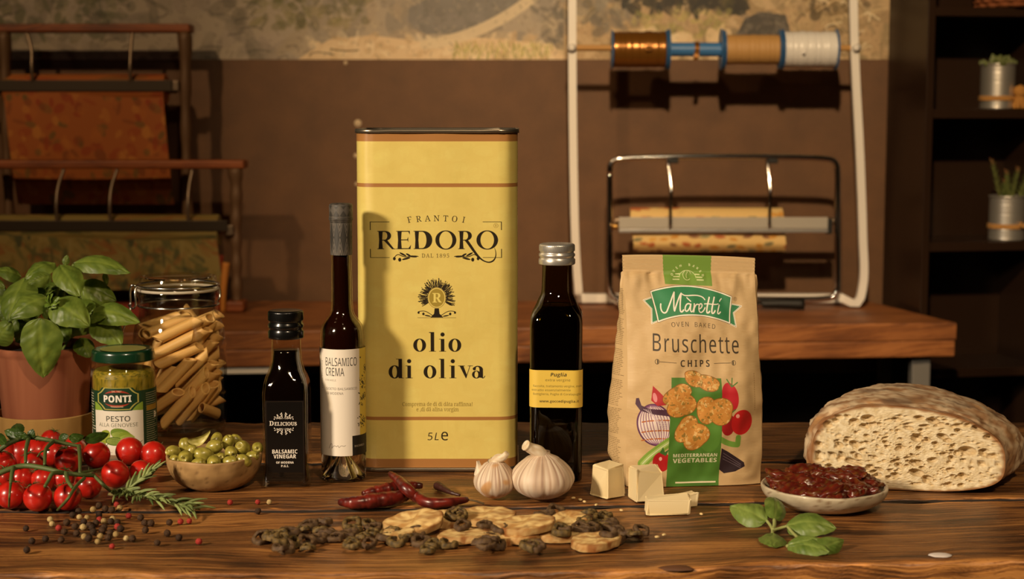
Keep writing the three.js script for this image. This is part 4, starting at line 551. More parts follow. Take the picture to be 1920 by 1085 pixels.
    g.fillStyle = '#b3191c'; oval(g, 1226, 868, 17, 20); g.fill(); g.fillStyle = '#e7b0a2'; oval(g, 1224, 862, 3, 4); g.fill(); g.fillStyle = '#3d6b2a'; poly(g, [1222, 850, 1228, 838, 1232, 848, 1240, 842, 1234, 856]); g.fill();
    g.fillStyle = '#c0202c'; oval(g, 1358, 742, 17, 28, -0.15); g.fill(); g.fillStyle = '#9c1418'; oval(g, 1353, 795, 14, 22); g.fill(); g.fillStyle = '#c01818'; oval(g, 1382, 792, 22, 25, 0.3); g.fill(); g.fillStyle = '#e8a090'; oval(g, 1373, 779, 4, 4); g.fill(); g.strokeStyle = '#4f7a34'; g.lineWidth = 2.2; g.beginPath(); g.moveTo(1362, 722); g.lineTo(1353, 708); g.moveTo(1362, 722); g.lineTo(1364, 706); g.moveTo(1362, 722); g.lineTo(1374, 714); g.moveTo(1360, 772); g.lineTo(1368, 766); g.stroke();
    g.strokeStyle = '#6f9a3c'; g.lineWidth = 11; g.beginPath(); g.moveTo(1340, 824); g.quadraticCurveTo(1356, 836, 1374, 836); g.lineTo(1375, 822); g.stroke();
    g.fillStyle = '#2a1b22'; poly(g, [1342, 842, 1356, 850, 1388, 872, 1390, 880, 1372, 890, 1350, 894, 1340, 886]); g.fill(); g.strokeStyle = '#6a5a62'; g.lineWidth = 1; for (const q of [0, 6, 12]) { g.beginPath(); g.moveTo(1346, 852 + q); g.lineTo(1382, 876 + q * 0.6); g.stroke(); }
    g.fillStyle = '#4c7a2a'; poly(g, [1243, 704, 1342, 706, 1340, 920, 1236, 920]); g.fill(); g.fillStyle = '#5f9034'; g.globalAlpha = 0.5; oval(g, 1318, 815, 22, 34); g.fill(); g.globalAlpha = 1;
    const chip = (x, y, rx, ry, a) => { g.save(); g.translate(x, y); g.rotate(a); g.beginPath(); g.moveTo(-4, -ry * 0.75); g.bezierCurveTo(-rx * 0.5, -ry * 1.25, -rx * 1.25, -ry * 0.7, -rx, 0); g.bezierCurveTo(-rx * 0.95, ry * 0.9, -rx * 0.4, ry * 1.25, -2, ry * 0.75); g.bezierCurveTo(rx * 0.4, ry * 1.25, rx * 1.05, ry * 0.8, rx, 0); g.bezierCurveTo(rx * 1.2, -ry * 0.8, rx * 0.5, -ry * 1.2, -4, -ry * 0.75); g.closePath(); g.fillStyle = '#c98a3c'; g.fill(); g.strokeStyle = '#8d5a1e'; g.lineWidth = 1.4; g.stroke(); g.clip(); for (let i = 0; i < 130; i++) { g.fillStyle = ['#e8c683', '#dcb060', '#b0702a', '#7a6a28', '#f0d79c', '#5d5a22'][(R() * 6) | 0]; g.globalAlpha = 0.55; oval(g, (R() - 0.5) * 2 * rx, (R() - 0.5) * 2 * ry, 0.6 + R() * (i < 60 ? 5 : 1.4), 0.6 + R() * (i < 60 ? 3 : 1), R() * 3); g.fill(); } g.restore(); g.globalAlpha = 1; };
    chip(1303, 711, 34, 15, 0.3); chip(1259, 749, 29, 31, 1.2); chip(1327, 768, 34, 28, 0.1); chip(1283, 812, 31, 30, 0.7);
    text(g, 'MEDITERRANEAN', 1291, 858.5, 9.5, { weight: 'bold', color: '#d8d3b0', width: 88 }); text(g, 'VEGETABLES', 1291, 870.5, 12, { weight: 'bold', color: '#d8d3b0', width: 87 });
    g.fillStyle = '#e6d7b4'; g.fillRect(1254, 909, 80, 3); g.strokeStyle = '#8d6a38'; g.lineWidth = 1; g.setLineDash([2, 2.4]); g.beginPath(); g.moveTo(1411, 698); g.lineTo(1410, 770); g.stroke(); g.setLineDash([]);
  });
  const side = print(0, 0, 60, 440, 4, (g) => { g.fillStyle = kraft; g.fillRect(-5, -5, 80, 460); g.fillStyle = '#6b5430'; const Q = seeded(9); for (let y = 60; y < 400; y += 3.4) { if ((y | 0) % 57 < 6) continue; let x = 12; while (x < 50) { const w = 1 + Q() * 4; g.globalAlpha = 0.75; g.fillRect(x, y, w, 1.1); x += w + 0.9; } } g.globalAlpha = 1; });
  // height profile: half width, depth, side bulge
  const wAt = (k) => mix(0.0635, 0.0628, k) + 0.001 * sin(k * 7), SEAL = 0.925;
  const dAt = (k) => k > SEAL ? 0.0012 : 0.064 * pow(clamp((SEAL - k) / 0.5), 0.62) * mix(0.86, 1, smooth(0, 0.25, k)), lean = (k) => -0.012 * k, up = (k) => k * Hb;
  const wr = (x, y, s) => 0.0022 * n3(x * 22, y * 16, s) + 0.0008 * n3(x * 60, y * 46, s + 4) + 0.0012 * smooth(0.8, SEAL, y / Hb) * n3(x * 110, y * 30, s + 9);
  const seal = (k) => k > SEAL ? 0.0011 * sin((k - SEAL) * Hb * 2 * PI / 0.0034) : 0, nv = 130;
  const front = (u, k, sgn) => { const x = (u - 0.5) * 2, w = wAt(k), d = dAt(k) / 2, top = k > 0.97 ? 0.0012 * (1 - pow(abs(x), 3)) : 0; return [x * w, up(k) + top - 0.002 * (x + 1) * k, sgn * (d * (1 - 0.2 * pow(abs(x), 4)) + 0.006 * (1 - x * x) * smooth(0, 0.3, k) * (1 - smooth(0.7, SEAL, k))) + lean(k) + seal(k) + (k < SEAL ? wr(x * 0.0635, up(k), sgn) * smooth(0, 0.05, k) : 0)]; };
  const paper = std(0xffffff, 0.56, { map: tex, side: THREE.DoubleSide }), gus = std(0xffffff, 0.6, { map: side, side: THREE.DoubleSide });
  part('front_panel', grid(60, nv, (u, v) => front(u, v, 1)), paper, t); part('back_panel', grid(30, nv, (u, v) => front(1 - u, v, -1)), std(0xffffff, 0.6, { color: new THREE.Color(kraft), side: THREE.DoubleSide }), t);
  for (const s of [-1, 1]) part('side_gusset', grid(16, nv, (u, v) => { const a = front(s < 0 ? 0 : 1, v, -1), b = front(s < 0 ? 0 : 1, v, 1), q = s < 0 ? u : 1 - u, bul = s * (v < SEAL ? ((s < 0 ? 0.011 : 0.003) * smooth(0, 0.14, v) * (1 - smooth(0.3, SEAL, v)) + 0.002 + 0.0016 * n3(q * 3, v * 9, s)) * sin(PI * q) : 0); return [mix(a[0], b[0], q) + bul, mix(a[1], b[1], q), mix(a[2], b[2], q)]; }), gus, t);
  part('base_panel', grid(4, 2, (u, v) => { const a = front(u, 0, -1), b = front(u, 0, 1); return [mix(a[0], b[0], v), 0.0004, mix(a[2], b[2], v)]; }), gus, t);
}

// ------------------------------------------------------------------ pesto jar
{
  const D = 1.662, px = PX(D), r = 59 * px, c = at(234.5, 800, D), Y = (v) => at(234, v, D).y;
  const t = thing('pesto_jar', 'small glass pesto jar with dark green lid and label', 'sauce jar', [c.x, 0, -D]);
  part('glass', lathe([[0, 0.001], [r * 0.9, 0], [r * 0.98, 0.003], [r, 0.008], [r, Y(705)], [r * 0.99, Y(698)], [r * 0.95, Y(691)], [r * 0.89, Y(686)], [r * 0.885, Y(672)]], 56), M.clear, t);
  part('pesto', lathe(dense([[0, 0.004], [r * 0.94, 0.004], [r * 0.965, 0.01], [r * 0.965, Y(706)], [r * 0.94, Y(698)], [r * 0.86, Y(693)], [0, Y(691)]], 14), 128, { color: (x, y, z) => { const q = fbm3(x * 160, y * 160, z * 160, 3), f = n3(x * 520, y * 520, z * 520); return blend(blend(rgb(0x6f6a1c), rgb(0xa8922e), clamp(0.5 + q)), rgb(0x2e3a10), f > 0.55 ? 0.8 : 0); } }), tinted(0.35), t);
  const lid = part('lid', lathe([[r * 0.9, Y(677)], [r * 0.985, Y(676)], [r * 1.0, Y(674)], [r * 0.99, Y(671)], [r * 0.98, Y(662)], [r * 0.96, Y(657)], [r * 0.9, Y(655)], [r * 0.82, Y(656.5)], [0, Y(656.5)]], 64), std(0x10341f, 0.25, { clearcoat: 0.6, clearcoatRoughness: 0.1 }), t);
  part('lid_print', lathe([[r * 0.72, 0], [r * 0.3, 0.0001], [0, 0.0001]], 40), std(0x8d8a4a, 0.35), lid, [0, Y(656.5) + 0.0004, 0]);
  // unrolled: 0 = middle of the front, arc length in photo pixels
  const tex = print(-120, 720, 120, 856, 6, (g) => {
    const dg = '#163a24'; g.clearRect(-150, 700, 400, 300); g.fillStyle = dg; g.fillRect(-150, 727, 400, 200);
    g.fillStyle = '#e6ded0'; g.fillRect(-50, 750, 99, 120); g.fillStyle = '#86a23a'; g.fillRect(-50, 748, 99, 15); g.fillStyle = '#e6ded0'; oval(g, 0, 776, 90, 15); g.fill(); g.fillStyle = dg; g.fillRect(-75, 727, 25, 130); g.fillRect(49, 727, 30, 130);
    const plaque = (k, f) => { g.fillStyle = f; g.beginPath(); const w = 41 * k, h = 20.5 * k; g.moveTo(-w, 740 - 8 * k); g.quadraticCurveTo(-w * 0.8, 740 - 10 * k, -w * 0.6, 740 - h); g.lineTo(w * 0.6, 740 - h); g.quadraticCurveTo(w * 0.8, 740 - 10 * k, w, 740 - 8 * k); g.lineTo(w, 740 + 8 * k); g.quadraticCurveTo(w * 0.8, 740 + 10 * k, w * 0.6, 740 + h); g.lineTo(-w * 0.6, 740 + h); g.quadraticCurveTo(-w * 0.8, 740 + 10 * k, -w, 740 + 8 * k); g.closePath(); g.fill(); };
    plaque(1.1, dg); plaque(1.0, '#b4aa58'); plaque(0.92, dg); g.fillStyle = '#a03420'; oval(g, 0, 740, 28, 15.5); g.fill(); g.fillStyle = '#12301e'; oval(g, 0, 740, 34, 11.5); g.fill();
    text(g, 'PONTI', 0, 746, 17, { weight: 'bold', color: '#ece6da', width: 54, stroke: 0.5 }); text(g, 'DAL 1867', 0, 727.6, 4, { color: '#e2d6b4', width: 18 }); text(g, 'TRADIZIONE', 0, 755.5, 4, { color: '#e2d6b4', width: 24 });
    text(g, 'PESTO', 1, 781, 13.5, { color: '#3a3a2c', width: 47, stroke: 0.3 }); text(g, 'ALLA GENOVESE', 0, 791.5, 9.5, { color: '#6a6a52', width: 77 });
    const R = seeded(4); for (const [x, y, rx, ry, a, f] of [[-28, 812, 17, 11, -0.8, '#8f9c2c'], [6, 806, 20, 11, 0.3, '#6f8a2c'], [-6, 818, 18, 8, 0, '#5d7524'], [18, 812, 16, 9, 0.5, '#83992f']]) { g.fillStyle = f; oval(g, x, y, rx, ry, a); g.fill(); g.strokeStyle = '#b4bf62'; g.lineWidth = 0.7; for (let i = -2; i <= 2; i++) { g.beginPath(); g.moveTo(x - rx * 0.8, y + i); g.quadraticCurveTo(x, y + i * 4, x + rx * 0.8, y + i); g.stroke(); } }
    g.fillStyle = '#cfc7b2'; for (let y = 733; y < 800; y += 5) { let x = -88 + R() * 4; while (x < -58) { const w = 2 + R() * 6; g.fillRect(x, y, w, 1.7); x += w + 1.5; } } g.fillStyle = '#e4ddcc'; g.fillRect(-86, 802, 17, 24); g.fillStyle = '#222'; for (let y = 804; y < 824; y += 1.6) g.fillRect(-84, y, 13, 0.4 + R() * 0.7);
    g.fillStyle = '#8f8a72'; for (let y = 733; y < 850; y += 4) g.fillRect(56, y, 24 + R() * 12, 1.3); g.fillStyle = '#9c7a2c'; g.fillRect(57, 756, 34, 10);
  });
  const R0 = r + 0.0004; part('label', grid(72, 2, (u, v) => { const a = (-120 + 240 * u) / 59; return [R0 * sin(a), mix(Y(856), Y(720), v), R0 * cos(a)]; }), std(0xffffff, 0.42, { map: tex, alphaTest: 0.5 }), t);
}

// ------------------------------------------------------------------ shared plant shapes
// a leaf from its stalk to its tip: width, the way its face looks, arch (rises mid-way), droop (tip sinks), cup (edges sink)
function leafShape(base, tip, width, face, { arch = 0.06, droop = 0.05, cup = 0.18, twist = 0, seed = 0, cols = [0x4a621e, 0x84963c], nu = 12, nv = 20, veins = 7 } = {}) {
  const T = tip.clone().sub(base), len = T.length(), t = T.clone().normalize(), n = face.clone().addScaledVector(t, -face.dot(t)).normalize(), s = new THREE.Vector3().crossVectors(t, n), a0 = rgb(cols[0]), a1 = rgb(cols[1]);
  const wAt = (k) => pow(sin(PI * pow(clamp(k, 0.0, 1), 0.72)), 0.72) + 0.012;
  return grid(nu, nv, (u, k) => {
    const b = (u - 0.5) * 2, w = width / 2 * wAt(k) * (1 + 0.03 * n2(k * 12, seed + Math.sign(b))), q = twist * k, bb = b * w, quilt = 0.05 * width * abs(sin((k * veins - abs(b) * 1.6) * PI)) * (1 - abs(b) * 0.7) * (0.2 + abs(b));
    const off = arch * len * sin(PI * k) - droop * len * k * k - cup * width * b * b * wAt(k) + quilt - 0.03 * width * (1 - smooth(0, 0.12, abs(b))) + 0.03 * width * n2(b * 1.5 + seed, k * 3);
    return base.clone().addScaledVector(t, len * k).addScaledVector(s, bb * cos(q)).addScaledVector(n, off + bb * sin(q));
  }, { color: (x, y, z, u, k) => { const b = abs(u - 0.5) * 2, rib = 1 - smooth(0, 0.1, b), vein = pow(abs(cos((k * veins - b * 1.6) * PI)), 14) * (1 - b * 0.4); return blend(a0, a1, clamp(0.42 + 0.35 * n3(x * 60 + seed, y * 60, z * 60) + rib * 0.5 + vein * 0.28)); } });
}
const leafMat = tinted(0.42, { transmission: 0.16, thickness: 0, side: THREE.DoubleSide, specularIntensity: 0.7 });
const stemMat = std(0x6d7d33, 0.6);

// ------------------------------------------------------------------ basil in a terracotta pot
{
  const D = 1.738, px = PX(D), c = at(86, 780, D), Y = (v) => at(86, v, D).y, sr = 92 * px;
  const dish = thing('plant_saucer', 'tan felt plant saucer under the terracotta pot', 'saucer', [c.x, 0, -D]);
  part('dish', lathe([[0, 0], [sr * 0.96, 0], [sr * 1.0, 0.002], [sr * 1.02, 0.024], [sr * 1.0, 0.0255], [sr * 0.965, 0.024], [sr * 0.945, 0.004], [0, 0.004]], 64, { color: (x, y, z) => blend(rgb(0xa0783e), rgb(0xbd9554), 0.5 + 0.5 * fbm3(x * 120, y * 120, z * 120)) }), tinted(0.95), dish);
  const t = thing('basil_plant', 'bushy green basil plant in a terracotta pot', 'potted plant', [c.x, 0.004, -D]), r0 = 76 * px, r1 = 90 * px, yr = Y(648) - 0.004, yl = Y(662) - 0.004;
  part('pot', lathe([[0, 0], [r0 * 0.97, 0], [r0, 0.002], [mix(r0, r1, 0.86), yl - 0.003], [r1 * 0.99, yl], [r1 * 1.01, yl + 0.002], [r1 * 1.01, yr - 0.002], [r1 * 0.99, yr], [r1 * 0.94, yr - 0.001], [r1 * 0.92, yr - 0.012], [0, yr - 0.012]], 64, { color: (x, y, z) => { const q = fbm3(x * 45, y * 45, z * 45, 4); return blend(rgb(0x8a4a2e), rgb(0xb06c4a), clamp(0.5 + q * 0.8)); } }), tinted(0.85), t);
  part('soil', lathe([[r1 * 0.92, yr - 0.01], [r1 * 0.5, yr - 0.005], [0, yr - 0.006]], 30), std(0x1a110a, 0.95), t);
  const inPot = (u, v, dz = 0) => at(u, v, D + dz).sub(t.position);
  // stalk, tip, width in pixels, depth of each, the way the face looks, options
  const L = [
    [138, 496, -0.01, 242, 506, -0.02, 40, [0.1, 0.75, 0.7], { arch: 0.12, droop: 0.12 }], [112, 500, -0.02, 150, 556, -0.05, 46, [0.3, 0.5, 0.9], { arch: 0.1 }], [104, 497, -0.01, 46, 524, -0.03, 40, [-0.2, 0.8, 0.7], { arch: 0.18 }], [92, 520, -0.03, 52, 534, -0.045, 26, [0.1, 0.3, 1], {}],
    [40, 522, -0.01, -12, 508, -0.02, 34, [0, 0.8, 0.6], { arch: 0.14 }], [46, 524, -0.02, 14, 604, -0.055, 62, [-0.25, 0.5, 0.9], { arch: 0.08 }], [88, 560, -0.05, 18, 598, -0.07, 46, [-0.1, 0.6, 0.9], { arch: 0.16 }], [76, 598, -0.075, 80, 712, -0.07, 66, [0.05, 0.15, 1], { arch: 0.05, cup: 0.1 }],
    [98, 568, -0.06, 168, 612, -0.075, 56, [0.2, 0.6, 0.9], { arch: 0.14 }], [172, 588, -0.03, 260, 602, -0.045, 44, [0.1, 0.65, 0.8], { arch: 0.16, droop: 0.1 }], [176, 598, -0.03, 228, 648, -0.05, 48, [0.3, 0.4, 0.9], { arch: 0.08 }], [148, 540, 0.0, 218, 566, 0.0, 46, [0.2, 0.3, 0.9], {}],
    [-8, 646, -0.04, 20, 606, -0.05, 40, [0.2, 0.5, 1], {}], [122, 500, 0.01, 126, 480, 0.012, 12, [0.2, 0.1, 1], {}], [196, 515, 0, 201, 538, 0, 10, [0.3, 0, 1], {}], [150, 636, -0.03, 168, 672, -0.045, 34, [0.4, 0.2, 0.8], {}], [120, 540, 0.01, 78, 566, 0.0, 44, [0, 0.5, 1], {}],
    [30, 560, 0.0, -20, 600, -0.01, 44, [-0.2, 0.4, 1], {}], [100, 610, -0.03, 128, 640, -0.045, 40, [0.2, 0.3, 1], {}], [150, 600, -0.02, 120, 632, -0.03, 36, [0, 0.3, 1], {}], [60, 610, -0.01, 30, 644, -0.02, 44, [0, 0.3, 1], {}], [165, 560, 0.02, 205, 600, 0.02, 40, [0.2, 0.4, 1], {}],
    [64, 540, 0.03, 90, 505, 0.04, 40, [0, 0.2, 1], {}], [130, 560, 0.03, 175, 530, 0.04, 44, [0, 0.3, 1], {}], [10, 540, 0.03, -30, 560, 0.03, 44, [0, 0.3, 1], {}], [160, 584, -0.035, 178, 572, -0.045, 17, [0, 0.6, 1], {}], [168, 600, -0.035, 196, 596, -0.05, 20, [0, 0.7, 0.8], {}],
  ];
  const R = seeded(91);
  for (let i = 0; i < 9; i++) { const a = i * 2.4; L.push([97, 572, -0.066, 97 + 16 * cos(a) * (0.6 + R() * 0.5), 572 + 15 * sin(a) - 4, -0.072 - R() * 0.006, 13, [cos(a) * 0.5, 0.5 - sin(a) * 0.4, 0.9], { arch: 0.2, cols: [0x4d6a1a, 0x86a03a] }]); }
  for (let i = 0; i < 16; i++) { const a = R() * 6.28, u = 95 + 75 * cos(a) * R(), v = 585 + 45 * sin(a) * R(), q = R() * 6.28; L.push([u, v, -0.02 + R() * 0.03, u + 45 * cos(q), v + 22 * sin(q) + 18, -0.03 + R() * 0.03, 38, [cos(q) * 0.3, 0.5, 0.9], { arch: 0.1 }]); }
  L.forEach(([u0, v0, d0, u1, v1, d1, w, f, o], i) => part('leaf', leafShape(inPot(u0, v0, d0), inPot(u1, v1, d1), w * 1.14 * px, V(...f), { seed: i * 3.1, ...o }), leafMat, t));
  for (const [bx, u, v, dz] of [[0.0, 97, 575, -0.06], [0.012, 112, 502, -0.015], [-0.012, 44, 524, -0.015], [0.02, 174, 592, -0.03], [0.01, 138, 498, 0.0], [-0.02, 10, 560, 0.0], [0.016, 150, 545, 0.01]]) { const p = inPot(u, v, dz), b = V(bx, yr - 0.01, bx * 0.4); part('stem', tube([b, V(mix(b.x, p.x, 0.35), mix(b.y, p.y, 0.5), mix(b.z, p.z, 0.25)), p], 0.0016, 14, 6), stemMat, t); }
}

// ------------------------------------------------------------------ glass jar of penne
{
  const r = 87.5 * PX(1.75), D = frontAt(340, 826) + r, px = PX(D), c = at(340, 800, D), Y = (v) => at(340, v, D).y, nr = 73 * px;
  const t = thing('pasta_jar', 'large clip-top glass jar filled with penne pasta', 'glass jar', [c.x, 0, -D]);
  part('glass', lathe([[0, 0.004], [r * 0.7, 0.003], [r * 0.86, 0.0], [r * 0.95, 0.002], [r, 0.008], [r, Y(655)], [r * 0.99, Y(640)], [r * 0.965, Y(622)], [r * 0.915, Y(606)], [nr * 1.01, Y(594)], [nr, Y(584)], [nr, Y(560)], [nr * 1.03, Y(556)], [nr * 1.05, Y(551)], [nr * 1.03, Y(546)]], 72), M.clear, t);
  part('glass_base', lathe([[0, 0.0045], [r * 0.8, 0.0045], [r * 0.93, 0.006], [r * 0.965, 0.011], [r * 0.965, 0.012]], 56), thinGlass(0xdfe4d8, 0.03), t);
  part('inner_glass', lathe([[r * 0.965, 0.012], [r * 0.968, Y(655)], [r * 0.93, Y(622)], [nr * 0.95, Y(594)], [nr * 0.94, Y(556)]], 64), thinGlass(0xffffff, 0.02, { ior: 1.25 }), t);
  const lid = part('glass_lid', lathe([[nr * 1.02, Y(541)], [nr * 1.04, Y(538)], [nr * 1.02, Y(533)], [nr * 0.98, Y(530)], [nr * 0.97, Y(523)], [nr * 0.95, Y(520)], [nr * 0.9, Y(519)], [nr * 0.84, Y(523)], [0, Y(523)]], 64), M.clear, t);
  part('gasket', new THREE.TorusGeometry(nr * 1.0, 0.0016, 8, 56).rotateX(PI / 2), std(0xb9ad98, 0.6), t, [0, Y(544), 0]);
  const W = (...p) => p.map(([a, rr, v]) => V(rr * nr * sin(a), Y(v), rr * nr * cos(a))), ringAt = (v, k) => part('wire_ring', new THREE.TorusGeometry(nr * k, 0.0011, 8, 64).rotateX(PI / 2), M.wire, t, [0, Y(v), 0]);
  ringAt(573, 1.015); ringAt(536, 1.035);
  const a0 = -1.05, wire = (pts) => part('wire_clip', tube(W(...pts), 0.0012, 40, 7), M.wire, t);
  wire([[a0 - 0.14, 1.04, 537], [a0 - 0.16, 1.16, 534], [a0 - 0.2, 1.2, 545], [a0 - 0.22, 1.2, 570], [a0 - 0.1, 1.22, 574], [a0 + 0.1, 1.22, 574], [a0 + 0.18, 1.2, 568], [a0 + 0.16, 1.2, 545], [a0 + 0.12, 1.14, 534], [a0 + 0.1, 1.04, 537]]);
  wire([[a0 - 0.3, 1.24, 573], [a0 - 0.1, 1.26, 570], [a0 + 0.05, 1.28, 573], [a0 + 0.06, 1.3, 586], [a0 - 0.04, 1.34, 600], [a0 - 0.14, 1.4, 614], [a0 - 0.2, 1.42, 622]]);
  wire([[PI - 1.05, 1.02, 573], [PI - 1.0, 1.14, 562], [PI - 1.0, 1.12, 545], [PI - 1.05, 1.03, 537]]);
  // penne: ridged slanted tubes, shaken into the jar
  const pr = 0.0058, pl = 0.047, around = 40, ringRow = (k, rr) => Array.from({ length: around + 1 }, (_, i) => { const a = i / around * 2 * PI, q = rr * (rr > pr * 0.9 && i % 2 ? 0.955 : 1); return [q * sin(a), (k - 0.5) * pl + q * sin(a) * 0.75, q * cos(a)]; });
  const penneG = loft([ringRow(0, pr * 0.76), ringRow(0, pr), ringRow(0.02, pr), ringRow(0.5, pr * 1.01), ringRow(0.98, pr), ringRow(1, pr), ringRow(1, pr * 0.76), ringRow(0.97, pr * 0.74), ringRow(0.5, pr * 0.74), ringRow(0.03, pr * 0.74), ringRow(0, pr * 0.76)], { closed: true, color: (x, y, z, u, v) => blend(rgb(0xd6a45c), rgb(0xecc47e), 0.5 + 0.4 * n3(x * 300, y * 60, z * 300)) });
  const pm = tinted(0.5), R = seeded(2024), placed = [], Ri = r * 0.965 - pr * 1.02, base = 0.0062, top = Y(606), seg = (p) => { const h = p.d.clone().multiplyScalar(pl / 2 - pr * 0.2); return [p.c.clone().sub(h), p.c.clone().add(h)]; };
  const gap = (a, b) => { const u = a[1].clone().sub(a[0]), v = b[1].clone().sub(b[0]), w = a[0].clone().sub(b[0]), A = u.dot(u), B = u.dot(v), Cc = v.dot(v), Dd = u.dot(w), E = v.dot(w), den = A * Cc - B * B; let s = clamp(den < 1e-12 ? 0 : (B * E - Cc * Dd) / den), q = clamp((B * s + E) / Cc); s = clamp((B * q - Dd) / A); return w.addScaledVector(u, s).addScaledVector(v, -q).length(); };
  for (let tries = 0; tries < 300000 && placed.length < 150; tries++) {
    const hgt = pow(R(), 0.9), lean = R() < 0.8 ? 0.95 + (R() - 0.5) * 0.6 : (R() - 0.5) * 2.6, az = R() < 0.8 ? (R() - 0.5) * 0.7 : R() * 2 * PI, d = V(sin(lean) * cos(az), cos(lean), sin(lean) * sin(az)).normalize(), half = pl / 2, ex = Math.hypot(d.x, d.z) * half, shell = tries < 170000, ang = shell || R() < 0.5 ? (R() - 0.5) * 3.2 : R() * 2 * PI, o = V(sin(ang), 0, cos(ang)), hx = d.x * (half - pr * 0.2), hz = d.z * (half - pr * 0.2), reach = (r2) => max(Math.hypot(o.x * r2 + hx, o.z * r2 + hz), Math.hypot(o.x * r2 - hx, o.z * r2 - hz));
    let lo = 0, hi = Ri; for (let k = 0; k < 12; k++) { const q = (lo + hi) / 2; if (reach(q) < Ri) lo = q; else hi = q; } const rad = lo * (shell ? 0.985 : Math.sqrt(R())), cpos = V(rad * sin(ang), 0, rad * cos(ang));
    cpos.y = base + abs(d.y) * half + Math.hypot(d.x, d.z) * pr * 1.6 + hgt * (top - base - 2 * abs(d.y) * half * 0.85);
    const p = { c: cpos, d }, sg = seg(p); if (sg.some((q) => Math.hypot(q.x, q.z) > Ri || q.y > top - 0.004 + 0.012 * (q.x > 0 ? 1 : 0) || q.y < base + pr * 0.7)) continue;
    if (placed.some((q) => gap(sg, seg(q)) < pr * (tries < 60000 ? 1.92 : tries < 110000 ? 1.75 : tries < 170000 ? 1.55 : tries < 240000 ? 1.9 : 1.6))) continue;
    placed.push(p);
  }
  for (const p of placed) { const m = single('penne', penneG, pm, 'dry penne tube packed inside the clip-top glass jar', 'pasta', 'penne in the glass jar', [c.x + p.c.x, p.c.y, -D + p.c.z]); m.quaternion.setFromUnitVectors(V(0, 1, 0), p.d); m.rotateY(R() * 6.28); }
}

